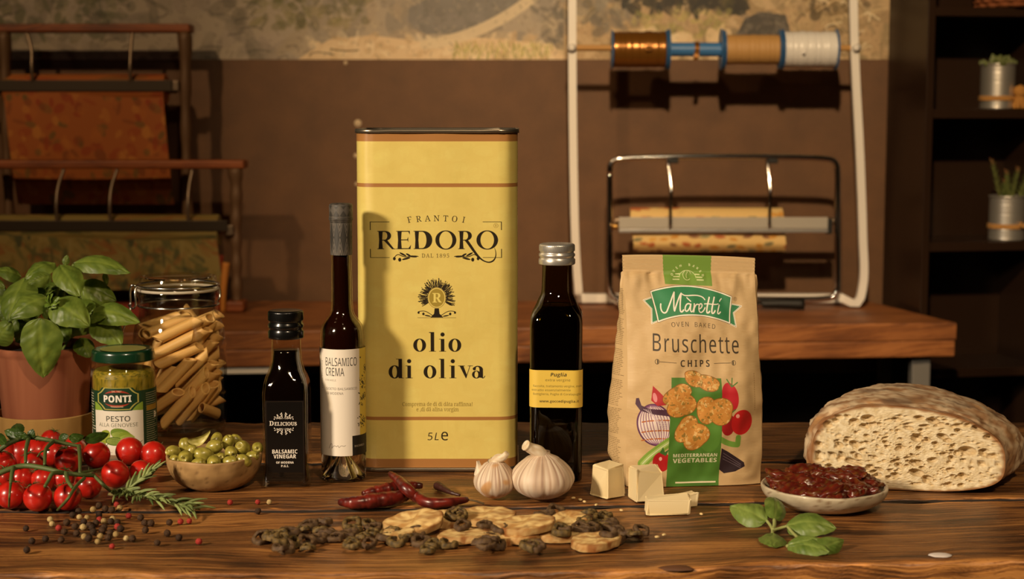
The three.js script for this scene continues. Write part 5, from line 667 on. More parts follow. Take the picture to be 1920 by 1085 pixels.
// ------------------------------------------------------------------ cherry tomatoes on the vine
{
  const skin = tinted(0.3, { clearcoat: 0.5, clearcoatRoughness: 0.1 }), tr = 0.0128;
  const berry = (seed) => grid(32, 20, (u, v) => { const a = u * 2 * PI - PI, b = v * PI, rr = 1 + 0.012 * n3(sin(a) * 1.5 + seed, cos(b) * 1.5, cos(a) * 1.5) - 0.1 * pow(clamp((v - 0.86) / 0.14), 2) + 0.01 * cos(a * 5) * smooth(0.6, 1, v); return [rr * sin(b) * sin(a), -rr * cos(b) * 0.97, rr * sin(b) * cos(a)]; }, { closed: true, color: (x, y, z) => blend(rgb(0xa0140c), rgb(0xc42416), clamp(0.5 + 0.5 * n3(x * 1.3 + seed, y * 1.3, z * 1.3))) });
  const kinds = [1, 5, 9, 14].map(berry), green = std(0x4d5a2a, 0.6), calyx = (parent, dir, s) => { const q = new THREE.Quaternion().setFromUnitVectors(V(0, 1, 0), dir); for (let i = 0; i < 5; i++) { const a = i / 5 * 2 * PI + s, p = [[0, 0, 0], [0.5, 0.1, 0], [0.85, 0.02, 0], [1.05, 0.22, 0]].map(([x, y]) => V(x * cos(a) * 0.62, 0.95 + y * 0.8, x * sin(a) * 0.62).applyQuaternion(q)); part('sepal', tube(p, (k) => 0.055 * (1 - k * 0.85), 8, 5), green, parent); } };
  const R = seeded(31);
  const put = (truss, u, v, rpx, stalk) => { // a tomato resting on the table, its middle seen at (u, v)
    const rr0 = tr, pos = (() => { let p = onLevel(u, v, rr0); const rr = rpx * PX(-p.z); p = onLevel(u, v, rr * 0.97); return { p, rr }; })(), m = part('tomato', kinds[(R() * 4) | 0], skin, truss, pos.p); m.scale.setScalar(pos.rr);
    const dir = V(...(stalk ?? [R() - 0.5, 0.9, -0.3])).normalize(); m.quaternion.setFromUnitVectors(V(0, 1, 0), dir); calyx(m, V(0, 1, 0), R() * 6); return pos.p.clone().addScaledVector(dir, pos.rr * 0.98);
  };
  const vine = (truss, pts, r = 0.0021) => part('vine', tube(pts.map(([u, v, y]) => onLevel(u, v, y)), (k) => r * (1 - 0.3 * k), 30, 7), green, truss);
  const A = thing('tomato_truss', 'front vine of cherry tomatoes lying before the others', 'tomatoes on vine');
  const frontRow = [[20, 930, 27], [71, 934, 27.5], [127, 933, 26.5], [165, 911, 26], [41, 897, 24], [82, 900, 24], [118, 899, 22], [3, 900, 25], [-22, 928, 27]].map((a) => put(A, ...a, [R() - 0.5, 0.9, a[1] > 920 ? -0.35 : 0.2]));
  vine(A, [[-30, 905, 0.026], [10, 884, 0.034], [45, 875, 0.037], [85, 880, 0.036], [118, 888, 0.033], [150, 892, 0.03], [176, 893, 0.027]], 0.0027);
  vine(A, [[25, 879, 0.036], [22, 893, 0.034], [20, 908, 0.029]]); vine(A, [[118, 888, 0.033], [98, 890, 0.035], [90, 904, 0.03], [84, 914, 0.027]]); vine(A, [[124, 889, 0.033], [128, 905, 0.033], [136, 916, 0.03]]); vine(A, [[158, 898, 0.03], [142, 914, 0.03], [128, 936, 0.027], [108, 958, 0.002]], 0.0016); vine(A, [[176, 893, 0.027], [195, 912, 0.02], [212, 926, 0.006]], 0.0016); vine(A, [[20, 910, 0.028], [18, 930, 0.027], [17, 952, 0.012]], 0.0012);
  const B = thing('tomato_truss', 'rear vine of cherry tomatoes, against the saucer and pesto jar', 'tomatoes on vine');
  [[42, 850, 27], [70, 848, 27], [18, 852, 26], [101, 852, 25], [127, 864, 26], [-4, 845, 25], [5, 872, 26], [96, 826, 20], [140, 842, 22], [62, 872, 24]].forEach((a) => put(B, ...a, [R() - 0.5, 0.9, 0.1]));
  vine(B, [[-10, 852, 0.03], [18, 832, 0.04], [52, 822, 0.043], [88, 826, 0.042], [118, 832, 0.038], [148, 838, 0.034]], 0.0025); vine(B, [[54, 823, 0.043], [49, 845, 0.041], [48, 868, 0.036]]); vine(B, [[100, 829, 0.04], [86, 845, 0.042], [84, 872, 0.036]]); vine(B, [[148, 838, 0.034], [150, 862, 0.035], [150, 888, 0.03]]); vine(B, [[92, 845, 0.04], [76, 850, 0.041], [70, 858, 0.038]], 0.001); vine(B, [[150, 888, 0.03], [172, 884, 0.028], [190, 880, 0.022]], 0.0012);
  const lf = (p, q, w, f, s) => part('leaf', leafShape(p, q, w, V(...f), { seed: s, cols: [0x24360f, 0x3f5a1c], cup: 0.1 }), leafMat, B);
  lf(onLevel(40, 822, 0.044), onLevel(8, 808, 0.05), 0.012, [0, 0.5, 1], 1); lf(onLevel(34, 820, 0.044), onLevel(30, 792, 0.05), 0.014, [0.2, 0.3, 1], 2); lf(onLevel(56, 822, 0.044), onLevel(62, 806, 0.052), 0.008, [0, 0.4, 1], 3); lf(onLevel(130, 826, 0.04), onLevel(158, 818, 0.042), 0.01, [0, 0.5, 1], 4); lf(onLevel(160, 830, 0.036), onLevel(205, 812, 0.04), 0.012, [0, 0.5, 1], 5); lf(onLevel(110, 824, 0.04), onLevel(128, 818, 0.044), 0.008, [0, 0.5, 1], 6); lf(onLevel(40, 824, 0.044), onLevel(46, 812, 0.05), 0.013, [0.3, 0.3, 1], 7); lf(onLevel(10, 835, 0.044), onLevel(-14, 812, 0.046), 0.01, [0.3, 0.3, 1], 8);
  for (const [u, v, rp, lab] of [[181, 854, 26, 'loose cherry tomato between the rear vine and the pesto jar'], [243, 847, 26.5, 'shiny loose cherry tomato in front of the pesto jar'], [288, 853, 25, 'loose cherry tomato nearest the pasta jar and olive bowl'], [216, 890, 26.5, 'loose cherry tomato just behind the rosemary tip'], [264, 886, 22, 'loose cherry tomato half hidden by rosemary, beside the olive bowl']]) {
    const t = thing('cherry_tomato', lab, 'tomato'); put(t, u, v, rp, [0.3, 0.2, -0.9]);
  }
}

// ------------------------------------------------------------------ rosemary sprig
{
  const t = thing('rosemary_sprig', 'green rosemary sprig lying before the olive bowl', 'herb sprig'), R = seeded(17), m = tinted(0.55), g0 = rgb(0x3f4d20), g1 = rgb(0x8a9658);
  const spine = (pts) => new THREE.CatmullRomCurve3(pts.map(([u, v, y]) => onLevel(u, v, y)));
  const main = spine([[204, 928, 0.003], [232, 930, 0.007], [262, 934, 0.01], [300, 941, 0.009], [335, 950, 0.006], [366, 958, 0.004]]), top = spine([[230, 928, 0.007], [252, 914, 0.012], [272, 902, 0.016], [284, 894, 0.02]]);
  part('stem', tube(main.getPoints(10), (k) => 0.0016 * (1 - 0.4 * k), 30, 7), std(0x8a7a4a, 0.7), t); part('stem', tube(top.getPoints(8), (k) => 0.0013 * (1 - 0.4 * k), 20, 7), std(0x7d7a44, 0.7), t);
  const needle = (c, k, side, lift, l) => { const p = c.getPointAt(k), tg = c.getTangentAt(k), up = V(0, 1, 0), s = new THREE.Vector3().crossVectors(tg, up).normalize(); const dir = tg.clone().multiplyScalar(0.75 + R() * 0.3).addScaledVector(s, side * (0.35 + R() * 0.55)).addScaledVector(up, lift).normalize(), q = p.clone().addScaledVector(dir, l), mid = p.clone().addScaledVector(dir, l * 0.55).addScaledVector(up, 0.0016 + lift * 0.001); q.y = max(q.y, 0.0012); mid.y = max(mid.y, 0.0014); const cc = blend(g0, g1, R()); part('leaf', tube([p, mid, q], (x) => 0.00135 * pow(sin(PI * (0.12 + 0.86 * x)), 0.6), 7, 6, { color: (x, y, z, u, v) => blend(cc, g1, u < 0.3 ? 0.35 : 0) }), m, t); };
  for (let i = 0; i < 78; i++) { const k = 0.06 + 0.92 * i / 78; needle(main, k, i % 2 ? 1 : -1, (R() - 0.35) * 0.7, 0.013 + R() * 0.012); }
  for (let i = 0; i < 30; i++) { const k = 0.1 + 0.88 * i / 30; needle(top, k, i % 2 ? 1 : -1, 0.1 + R() * 0.6, 0.013 + R() * 0.01); }
}

// ------------------------------------------------------------------ peppercorns
{
  const R = seeded(7), list = { black: [163, 768, 200, 847, 285, 833, 168, 903, 383, 840, 403, 790, 480, 798, 418, 730, 455, 683, 492, 660, 525, 725, 575, 763, 600, 735, 555, 830, 640, 780, 678, 825, 690, 796, 755, 770, 620, 685, 700, 652, 660, 645, 620, 632, 905, 733, 945, 735, 880, 700, 910, 778, 1060, 730, 1120, 825, 985, 858, 1615, 660, 470, 755, 652, 762, 735, 728, 695, 724, 560, 745, 585, 790, 830, 830, 1047, 797], white: [315, 712, 326, 740, 497, 697, 527, 820, 612, 850, 650, 722, 705, 708, 726, 805, 790, 830, 750, 640, 628, 818, 583, 650, 1685, 610, 545, 700, 520, 760], red: [367, 765, 730, 625, 805, 690, 735, 757, 702, 880, 1130, 725, 1185, 722, 1245, 850, 1440, 612, 1613, 610, 622, 712] };
  const corn = (seed, a, b, rough) => grid(18, 12, (u, v) => { const p = u * 2 * PI, q = v * PI, x = sin(q) * sin(p), y = -cos(q), z = sin(q) * cos(p), r = 1 + rough * n3(x * 3 + seed, y * 3, z * 3) + rough * 0.6 * n3(x * 7, y * 7 + seed, z * 7); return [x * r, y * r, z * r]; }, { closed: true, color: (x, y, z) => blend(rgb(a), rgb(b), clamp(0.5 + 0.7 * n3(x * 3 + seed, y * 3, z * 3))) });
  const geo = { black: [corn(1, 0x1a100a, 0x422c1a, 0.09), corn(5, 0x20140c, 0x4e351e, 0.09)], white: [corn(2, 0x8d7648, 0xc4aa78, 0.05), corn(9, 0x7a6238, 0xa98e5c, 0.06)], red: [corn(3, 0x7a1a16, 0xa83a30, 0.06)] }, mat = tinted(0.85, { specularIntensity: 0.6 }), seen = [];
  const lab = { black: 'black peppercorn scattered on the table before tomatoes and rosemary', white: 'pale white peppercorn scattered on the table before tomatoes and rosemary', red: 'pink-red peppercorn scattered on the table before tomatoes and rosemary' };
  for (const k of ['black', 'white', 'red']) for (let i = 0; i < list[k].length; i += 2) {
    const u = list[k][i] / 3.338, v = 760 + list[k][i + 1] / 3.338, r = (k === 'black' ? 0.0029 : 0.0026) * (0.9 + 0.2 * R()), p = onLevel(u, v, r); for (const q of seen) { const dx = p.x - q.x, dz = p.z - q.z, d = Math.hypot(dx, dz), need = r + q.r + 0.0002; if (d < need) { p.x += dx / (d || 1) * (need - d); p.z += (dz || 1e-4) / (d || 1) * (need - d); } } seen.push({ x: p.x, z: p.z, r });
    const m = single('peppercorn', geo[k][(R() * geo[k].length) | 0], mat, u > 400 ? { black: 'black peppercorn lying alone between vinegar bottle and olive rings', white: 'pale peppercorn lying alone below the vinegar bottle', red: u < 450 ? 'pink-red peppercorn lying alone below the olive bowl' : 'pink-red peppercorn next to the lone pale one below the vinegar bottle' }[k] : lab[k], 'peppercorn', k + ' peppercorns', p); m.scale.setScalar(r * 0.97); m.rotation.set(R() * 6, R() * 6, R() * 6);
  }
}

// ------------------------------------------------------------------ bowl of green olives
function bowlShape(r, h, foot, wall, wob, cols, seed, speck) {
  const prof = [[0, 0.0015], [foot * 0.9, 0.0008], [foot, 0]]; for (let i = 0; i <= 14; i++) { const k = i / 14; prof.push([mix(foot, r, pow(sin(k * PI / 2), 0.85)), 0.001 + (h - 0.001) * pow(k, 1.35)]); } prof.push([r * 0.995, h + 0.0012], [r - wall * 0.6, h + 0.0014], [r - wall, h]); for (let i = 13; i >= 0; i--) { const k = i / 14; prof.push([max(0, mix(foot, r, pow(sin(k * PI / 2), 0.85)) - wall), 0.004 + (h - 0.004) * pow(k, 1.35)]); } prof.push([0, 0.004]);
  return loft(prof.map(([q, y]) => Array.from({ length: 97 }, (_, i) => { const a = i / 96 * 2 * PI - PI, w = 1 + wob * n2(sin(a) * 1.3 + seed, cos(a) * 1.3); return [q * w * sin(a), y * (1 + wob * 1.5 * n2(sin(a) * 1.1 - seed, cos(a) * 1.1) * (y / h)), q * w * cos(a)]; })), { closed: true, color: (x, y, z, u, v) => { const q = fbm3(x * 55 + seed, y * 90, z * 55, 4), rim = abs(v - 0.58) < 0.045 ? 0.5 : 0, s = n3(x * 420, y * 420, z * 420) > speck ? 0.65 : 0; return blend(blend(rgb(cols[0]), rgb(cols[1]), clamp(0.5 + q)), rgb(cols[2]), clamp(rim * (0.5 + q * 2) + s)); } });
}
{
  const D = frontAt(403, 924) + 0.025, c = at(403, 890, D), rr = 90 * PX(D);
  const t = thing('olive_bowl', 'small brown speckled ceramic bowl holding green olives', 'bowl', [c.x, 0, -D]);
  part('bowl', bowlShape(rr, 0.0295, 0.025, 0.003, 0.02, [0x8a6a40, 0xb08c5a, 0x5d4022], 3, 0.72), tinted(0.55), t);
  const R = seeded(12), kinds = [[0, 0.84], [4, 0.88], [8, 0.8]].map(([seed, sq]) => grid(26, 22, (u, v) => { const a = u * 2 * PI, k = v, rad = k < 0.9 ? sin(PI * clamp(k * 0.97 + 0.0, 0, 1)) : mix(sin(PI * 0.873), 0.13, smooth(0.9, 0.96, k)), y = k < 0.9 ? -cos(PI * k * 0.97) * 1.15 : mix(-cos(PI * 0.873) * 1.15, 0.55, smooth(0.93, 1, k)), w = 1 + 0.03 * n3(sin(a) + seed, y, cos(a)); return [rad * sq * w * sin(a) * (k > 0.985 ? 0.2 : 1), y * 0.98, rad * sq * w * cos(a) * (k > 0.985 ? 0.2 : 1)]; }, { closed: true, color: (x, y, z, u, v) => blend(blend(rgb(0x7a7224), rgb(0xa89a44), clamp(0.5 + 0.6 * n3(x * 1.5 + seed, y * 1.5, z * 1.5))), rgb(0xc2b468), v > 0.93 ? 0.5 : 0) })), m = tinted(0.34, { clearcoat: 0.3, clearcoatRoughness: 0.2 });
  const put = (p, r, dir) => { const o = single('green_olive', kinds[(R() * 3) | 0], m, 'green olive buried under the heap in the brown bowl', 'olive', 'olives in the bowl', p); o.scale.setScalar(r); o.quaternion.setFromUnitVectors(V(0, 1, 0), V(...dir).normalize()); return o; };
  for (const [x, y, dz, rp, dx, dy, dq] of [[1083, 296, 0.0, 46, -0.4, 0.1, 0.5], [1160, 258, 0.012, 46, -0.2, 0.9, -0.2], [1162, 332, -0.016, 50, 0, 0.1, 1], [1275, 314, -0.012, 56, -0.9, 0.2, 0.3], [1342, 264, 0.006, 50, 0.9, 0.3, 0.2], [1355, 216, 0.024, 40, 0.2, 0.5, -0.5], [1428, 238, 0.016, 46, 0.2, 0.9, 0.3], [1446, 300, -0.006, 42, 0.4, -0.2, 0.7], [1520, 274, 0.002, 52, -0.2, 0.5, 0.8], [1612, 272, 0.004, 44, 0.2, 0.1, 0.9], [1382, 330, -0.018, 34, 0.3, 0.3, 1], [1578, 326, -0.012, 42, 0.6, 0.2, 0.3], [1238, 376, -0.028, 46, 0.5, 0.3, 0.2], [1340, 362, -0.03, 48, 0.3, -0.1, 1], [1440, 360, -0.028, 46, 0.9, 0.2, 0.2], [1526, 352, -0.024, 44, -0.7, 0.4, 0.2], [1092, 346, -0.018, 36, 0.5, 0.2, 0.7], [1480, 222, 0.024, 38, -0.5, 0.5, 0.1], [1200, 300, 0.0, 46, 0.1, 0.9, 0]]) put(at(x / 3.338, 760 + y / 3.338, D + dz), rp * 1.06 / 3.338 * PX(D + dz), [dx, dy, dq]).userData.spot = [x, dz];
  { const rows = { front: [], middle: [], back: [] }; scene.children.filter((o) => o.userData.spot).forEach((o) => rows[o.userData.spot[1] < -0.02 ? 'front' : o.userData.spot[1] < 0.003 ? 'middle' : 'back'].push(o)); const nth = ['first', 'second', 'third', 'fourth', 'fifth', 'sixth', 'seventh', 'eighth', 'ninth', 'tenth']; for (const k in rows) rows[k].sort((a, b) => a.position.x - b.position.x).forEach((o, i) => { o.userData.label = `green olive in the bowl’s ${k} row, ${nth[i]} from the tomatoes’ side`; delete o.userData.spot; }); }
  for (let i = 0; i < 16; i++) { const a = i * 2.4, q = 0.006 + 0.0245 * Math.sqrt(i / 16); put([c.x + q * cos(a), 0.0125 + 0.006 * (q / 0.03) + (i % 2) * 0.002, -D + q * sin(a)], 0.0068, [cos(a), 0.3, sin(a)]); }
  const torn = single('olive_piece', grid(16, 20, (u, v) => { const a = (u - 0.5) * 2.2, k = v, rad = 0.011 * sin(PI * (0.1 + 0.8 * k)), z = cos(a) * rad; return [(k - 0.45) * 0.021, sin(a) * rad * 0.45 + 0.011 * pow(k, 3) + 0.003 * pow(1 - k, 3), -z * 0.35]; }, { color: (x, y, z) => blend(rgb(0x9a9040), rgb(0xc9bd74), clamp(0.5 + 0.6 * n3(x * 200, y * 200, z * 200))) }), tinted(0.4, { side: THREE.DoubleSide }), 'torn open olive half with a pointed flap topping the bowl', 'olive', null, at(371, 833, D + 0.008)); torn.rotation.y = 0.2;
}

// ------------------------------------------------------------------ dried chillies
{
  const m = tinted(0.34, { clearcoat: 0.2, clearcoatRoughness: 0.25 }), chilli = (label, pts, r, seed, tip) => { const t = thing('dried_chilli', label, 'chilli'), P = pts.map(([u, v, y]) => onLevel(u, v, y)); part('pod', tube(P, (k) => r * pow(sin(PI * (0.06 + 0.86 * k)), 0.55) * (1 + 0.1 * n2(k * 16, seed)), 50, 14, { color: (x, y, z, u, v) => blend(blend(rgb(0x430f0a), rgb(0x742015), clamp(0.5 + n3(x * 120 + seed, y * 120, z * 120))), rgb(0xb4705a), v > tip ? 0.7 : 0) }), m, t); return { t, P }; };
  chilli('plump dark red dried chilli lying lowest in front of the tin', [[636, 943, 0.006], [664, 944, 0.007], [700, 940, 0.0075], [740, 935, 0.0075], [770, 929, 0.006]], 0.0068, 1, 2);
  const b = chilli('dried chilli lying behind the two others, by the tin', [[680, 927, 0.006], [705, 922, 0.0065], [738, 916, 0.007], [770, 911, 0.006], [792, 912, 0.005]], 0.0056, 5, 2);
  const c = chilli('curved dried chilli with its tip raised across the others', [[731, 889, 0.018], [748, 903, 0.0165], [764, 920, 0.0145], [780, 932, 0.0085], [806, 944, 0.006], [840, 943, 0.006], [876, 938, 0.0055]], 0.0054, 9, 2);
  part('stalk', tube([onLevel(873, 938, 0.0055), onLevel(888, 940, 0.005), onLevel(908, 946, 0.002)], 0.0009, 10, 6), std(0x5a4626, 0.7), c.t);
  single('dried_chilli_tip', tube([onLevel(820, 912, 0.004), onLevel(832, 918, 0.004), onLevel(846, 925, 0.0032), onLevel(862, 930, 0.002)], (k) => 0.0042 * (1 - 0.7 * k) * (1 + 0.15 * n2(k * 14, 3)), 24, 10), std(0x3a1a14, 0.45), 'small dark dried chilli tip between chillies and garlic', 'chilli');
}

// ------------------------------------------------------------------ garlic bulbs
{
  const bulb = (label, u, v, rx, hpx, D, turn, seed, neck, torn) => {
    const px = PX(D), c = at(u, v, D), r = rx * px, h = hpx * px, t = thing('garlic_bulb', label, 'garlic', [c.x, 0, -D], turn), m = tinted(0.55, { sheen: 0.2, sheenColor: new THREE.Color(0xfff0dd) });
    const col = (x, y, z, u2, v2) => { const a = u2 * 2 * PI, st = n2(a * 7 + seed, v2 * 0.8) * 0.5 + n2(a * 22 + seed, v2 * 1.2) * 0.4, st2 = pow(abs(sin(a * 13 + 2 * n2(a * 2, seed))), 10); let q = blend(rgb(0xb8987c), rgb(0xe4d3bc), clamp(0.55 + st)); q = blend(q, rgb(0x8a6450), clamp(st2 * 0.8 * smooth(0.15, 0.5, v2))); return torn ? blend(q, rgb(0xc08a48), clamp(smooth(0.25, 0.6, n3(x * 45 + 2, y * 45, z * 45)) * 0.8)) : q; };
    const lobes = (a) => 1 + 0.085 * (pow(abs(cos(a * 2.5 + seed)), 0.6) - 0.6), prof = (k) => k < 0.8 ? pow(sin(PI * pow(k / 0.8, 0.9) * 0.86 + 0.0), 0.72) : mix(pow(sin(PI * 0.86), 0.72), neck, smooth(0.8, 0.95, k));
    part('bulb', grid(96, 44, (uu, k) => { const a = uu * 2 * PI - PI, p = prof(k), L = mix(1, lobes(a), smooth(0, 0.15, k) * (1 - smooth(0.7, 0.9, k))), rr = max(0.0005, r * p * L * (1 + 0.012 * n3(sin(a) * 9 + seed, k * 2, cos(a) * 9))); return [rr * sin(a), 0.0006 + h * (k < 0.8 ? pow(k / 0.8, 1.15) * 0.84 : mix(0.84, 1, (k - 0.8) / 0.2)), rr * cos(a)]; }, { closed: true, color: col }), m, t);
    return { t, r, h, m };
  };
  const A = bulb('big whole white garlic bulb with a tilted dry stalk', 1017, 915, 60, 92, frontAt(1017, 948) + 0.02, 0.3, 2, 0.24, false);
  part('stalk', tube([[-0.001, A.h * 0.86, 0], [-0.004, A.h * 1.0, 0.002], [-0.012, A.h * 1.1, 0.003], [-0.0175, A.h * 1.18, 0.004]], (k) => mix(0.0085, 0.0042, pow(k, 0.5)) * (k > 0.9 ? 1.15 : 1), 20, 14, { color: (x, y, z, u, v) => blend(rgb(0xd0b894), rgb(0xeadcc4), clamp(0.5 + n2(u * 24, v * 2))) }), A.m, A.t);
  const B = bulb('smaller torn garlic bulb with tan skin beside the big one', 928, 915, 40, 78, frontAt(928, 944) + 0.014, -0.4, 7, 0.2, true);
  part('stalk', tube([[0, B.h * 0.86, 0], [0.003, B.h * 0.99, 0], [0.009, B.h * 1.06, 0.001], [0.0125, B.h * 1.17, 0.002]], (k) => mix(0.0075, 0.0026, pow(k, 0.5)), 16, 12, { color: (x, y, z, u, v) => blend(rgb(0xc4ac88), rgb(0xe2d2b8), clamp(0.5 + n2(u * 24, v * 2))) }), B.m, B.t);
  for (const [x, y, dx, dy] of [[-0.012, 0.8, -0.003, 0.005]]) part('skin_flap', grid(6, 10, (u, k) => [x + (u - 0.5) * 0.012 * (1 - k * 0.85) + dx * k, B.h * y - 0.008 + (dy + 0.008) * k, 0.006 + 0.004 * sin(u * PI) - 0.003 * k], { color: () => rgb(0xe2d2ba) }), tinted(0.6, { side: THREE.DoubleSide }), B.t);
}

// ------------------------------------------------------------------ chips and dried olive rings on the table
{
  const R = seeded(44), chipMat = tinted(0.75, { bumpMap: crumbBump, bumpScale: 0.00012 }), chip = (seed, kx, kz, th) => { // a thin two-lobed slice of bread
    const out = (a) => 1 + 0.05 * cos(2 * a + seed) + 0.05 * cos(3 * a + seed) - (seed === 11 ? 0.16 : 0.06) * Math.exp(-pow((a - 0.3) / 0.35, 2)) + 0.05 * n2(cos(a) * 1.2 + seed, sin(a) * 1.2), sec = [[0, -0.5], [0.6, -0.5], [0.97, -0.5], [1, -0.42], [1.005, 0], [1, 0.42], [0.97, 0.5], [0.85, 0.5], [0.7, 0.5], [0.5, 0.5], [0.3, 0.5], [0.15, 0.5], [0, 0.5]];
    return loft(sec.map(([q, y]) => Array.from({ length: 57 }, (_, i) => { const a = i / 56 * 2 * PI - PI, rr = q * out(a), x = rr * sin(a) * kx, z = rr * cos(a) * kz; return [x, y * th + 0.0005 * n2(x * 60 + seed, z * 60) * (abs(y) > 0.2 ? 1 : 0.3) + 0.12 * th * sin(x * 90 + seed), z]; })), { closed: true, color: (x, y, z, u, v) => { const q = fbm3(x * 130 + seed, y * 200, z * 130, 3), edge = v > 0.2 && v < 0.52 ? 0.55 : 0; return blend(blend(rgb(0xb8884a), rgb(0xe6c888), clamp(0.55 + q * 1.4)), rgb(0x8a5420), clamp(edge * (0.7 + 0.35 * n2(u * 50, seed)) + smooth(0.12, 0.4, n3(x * 95 - seed, y * 60, z * 95)) * 0.6)); } });
  };
  const K = [chip(1, 0.021, 0.017, 0.0062), chip(6, 0.026, 0.016, 0.006), chip(11, 0.017, 0.013, 0.007)];
  // where, which, turn, height of the middle, tilts, words
  const C = [[777, 980, 1, 0.3, 0.0085, 0.3, 0.1, 'broad pale chip propped at the left end of the pile'], [748, 1000, 2, 1.2, 0.004, 0, 0.05, 'short chip lying flat in front of the broad pale one'], [838, 972, 2, 0.2, 0.006, 0.2, 0, 'small pale chip at the back, between the two broadest chips'], [912, 968, 1, 0.05, 0.006, 0.16, -0.05, 'long chip at the back of the pile, under the garlic'], [868, 1006, 0, -0.3, 0.004, 0, 0.03, 'round golden chip lying flat, left of the pile’s middle'], [935, 1008, 2, 0.5, 0.004, 0.04, 0, 'pale chip lying flat in the middle of the pile'], [985, 984, 1, 0.15, 0.0125, 0.12, 0.04, 'chip lying on top of the others, ridged edge forward'], [978, 1001, 0, 1.0, 0.0045, 0.04, 0, 'chip under the top chip, in front of the big garlic'], [1040, 998, 1, -0.2, 0.0055, 0.12, -0.06, 'round chip with a browned rim, right of the middle'], [1066, 977, 2, 0.6, 0.007, 0.3, 0.1, 'small chip standing behind the round browned one'], [1118, 1016, 0, 0.3, 0.0042, 0.03, 0.02, 'notched chip at the right end, nearest the table edge']];
  for (const [u, v, k, turn, y, rx, rz, label] of C) { const p = onLevel(u, v, y), o = single('baked_chip', K[k], chipMat, label, 'chip', 'baked chips on the table', p); o.rotation.set(rx, turn, rz, 'YXZ'); }
  const ringG = [0, 3, 7, 12].map((seed) => grid(36, 12, (u, v) => { const a = u * 2 * PI, b = v * 2 * PI, Rr = 0.0056 * (1 + 0.14 * n2(cos(a) * 0.8 + seed, sin(a) * 0.8)), tb = 0.00165 * (1 + 0.2 * n2(cos(a) * 2 + seed, sin(a) * 2)), w = 0.0007 * sin(2 * a + seed), cb = Math.sign(cos(b)) * pow(abs(cos(b)), 0.6), sb = Math.sign(sin(b)) * pow(abs(sin(b)), 0.6); return [(Rr + tb * cb - 0.0005 * sb) * sin(a) * (1 + 0.06 * (seed % 4)), tb * sb * 1.35 + w, (Rr + tb * cb - 0.0005 * sb) * cos(a)]; }, { closed: true, color: (x, y, z, u, v) => blend(blend(rgb(0x3c2e12), rgb(0x6e5628), clamp(0.5 + n3(x * 260 + seed, y * 260, z * 260))), rgb(0x4a3020), seed % 2 ? 0.6 : 0) })), rm = tinted(0.72);
  const zones = [['left heap of dried olive rings', 13, [[505, 998, 545, 1008], [540, 970, 700, 1008], [520, 1008, 610, 1028], [640, 980, 700, 1022]], 32], ['middle scatter of dried olive rings', 9, [[725, 1000, 785, 1014], [785, 1008, 900, 1032], [905, 1010, 935, 1020], [990, 1017, 1012, 1024]], 20], ['dried olive rings strewn over the chips', 5, [[845, 960, 862, 968], [865, 980, 945, 994], [1005, 958, 1045, 968], [1036, 988, 1060, 994]], 10], ['right heap of dried olive rings', 9, [[1085, 960, 1150, 998], [1130, 985, 1205, 1012], [1085, 985, 1120, 998]], 20]];
  const seen = [];
  for (const [words, , boxes, n] of zones) for (let i = 0; i < n; i++) {
    const b = boxes[i % boxes.length], onChips = words.includes('strewn'); let p, lvl = onChips ? 0.0115 : 0.0034; for (let k = 0; k < 14; k++) { p = onLevel(mix(b[0], b[2], R()), mix(b[1], b[3], R()), lvl); if (seen.every((q) => Math.hypot(q.x - p.x, q.z - p.z) > 0.0122 || abs(q.y - lvl) > 0.004)) break; if (k === 12 && !onChips) lvl = 0.0078; } p.y = lvl; seen.push(p.clone());
    const o = single('dried_olive_ring', ringG[(R() * 4) | 0], rm, { left: 'shrivelled dark olive ring in the heap left of the chips', middle: 'shrivelled dark olive ring scattered in front of the chips', dried: 'shrivelled dark olive ring lying on top of the chips', right: 'shrivelled dark olive ring in the heap right of the chips' }[words.split(' ')[0]], 'olive ring', words, p); o.scale.setScalar(0.82 + R() * 0.36); o.rotation.set((R() - 0.4) * (lvl > 0.005 ? 1.0 : 0.5), R() * 6, (R() - 0.5) * 0.4); if (!onChips) o.position.y += 0.0006;
  }
  [[490, 1007], [500, 1010]].slice(0, 1).forEach(([u, v]) => { const o = single('dried_olive_ring', ringG[1], rm, 'single dried olive ring lying apart, far left of the heap', 'olive ring', null, onLevel(u, v, 0.0042)); o.rotation.set(0.5, 1, 0.1); o.scale.setScalar(1.0); });
  const bit = new THREE.IcosahedronGeometry(0.0016, 1), bm = std(0xd9bd84, 0.8); for (const [u, v] of [[1075, 935], [1088, 938], [1118, 946], [1096, 942], [1315, 963], [1245, 1002], [1232, 1006], [1165, 956]]) { const o = single('cheese_crumb', bit, bm, 'tiny pale cheese crumb on the table near the cheese', 'crumb', 'cheese crumbs', onLevel(u, v, 0.0012)); o.scale.set(1.3, 0.7, 0.9); o.rotation.y = R() * 6; }
}

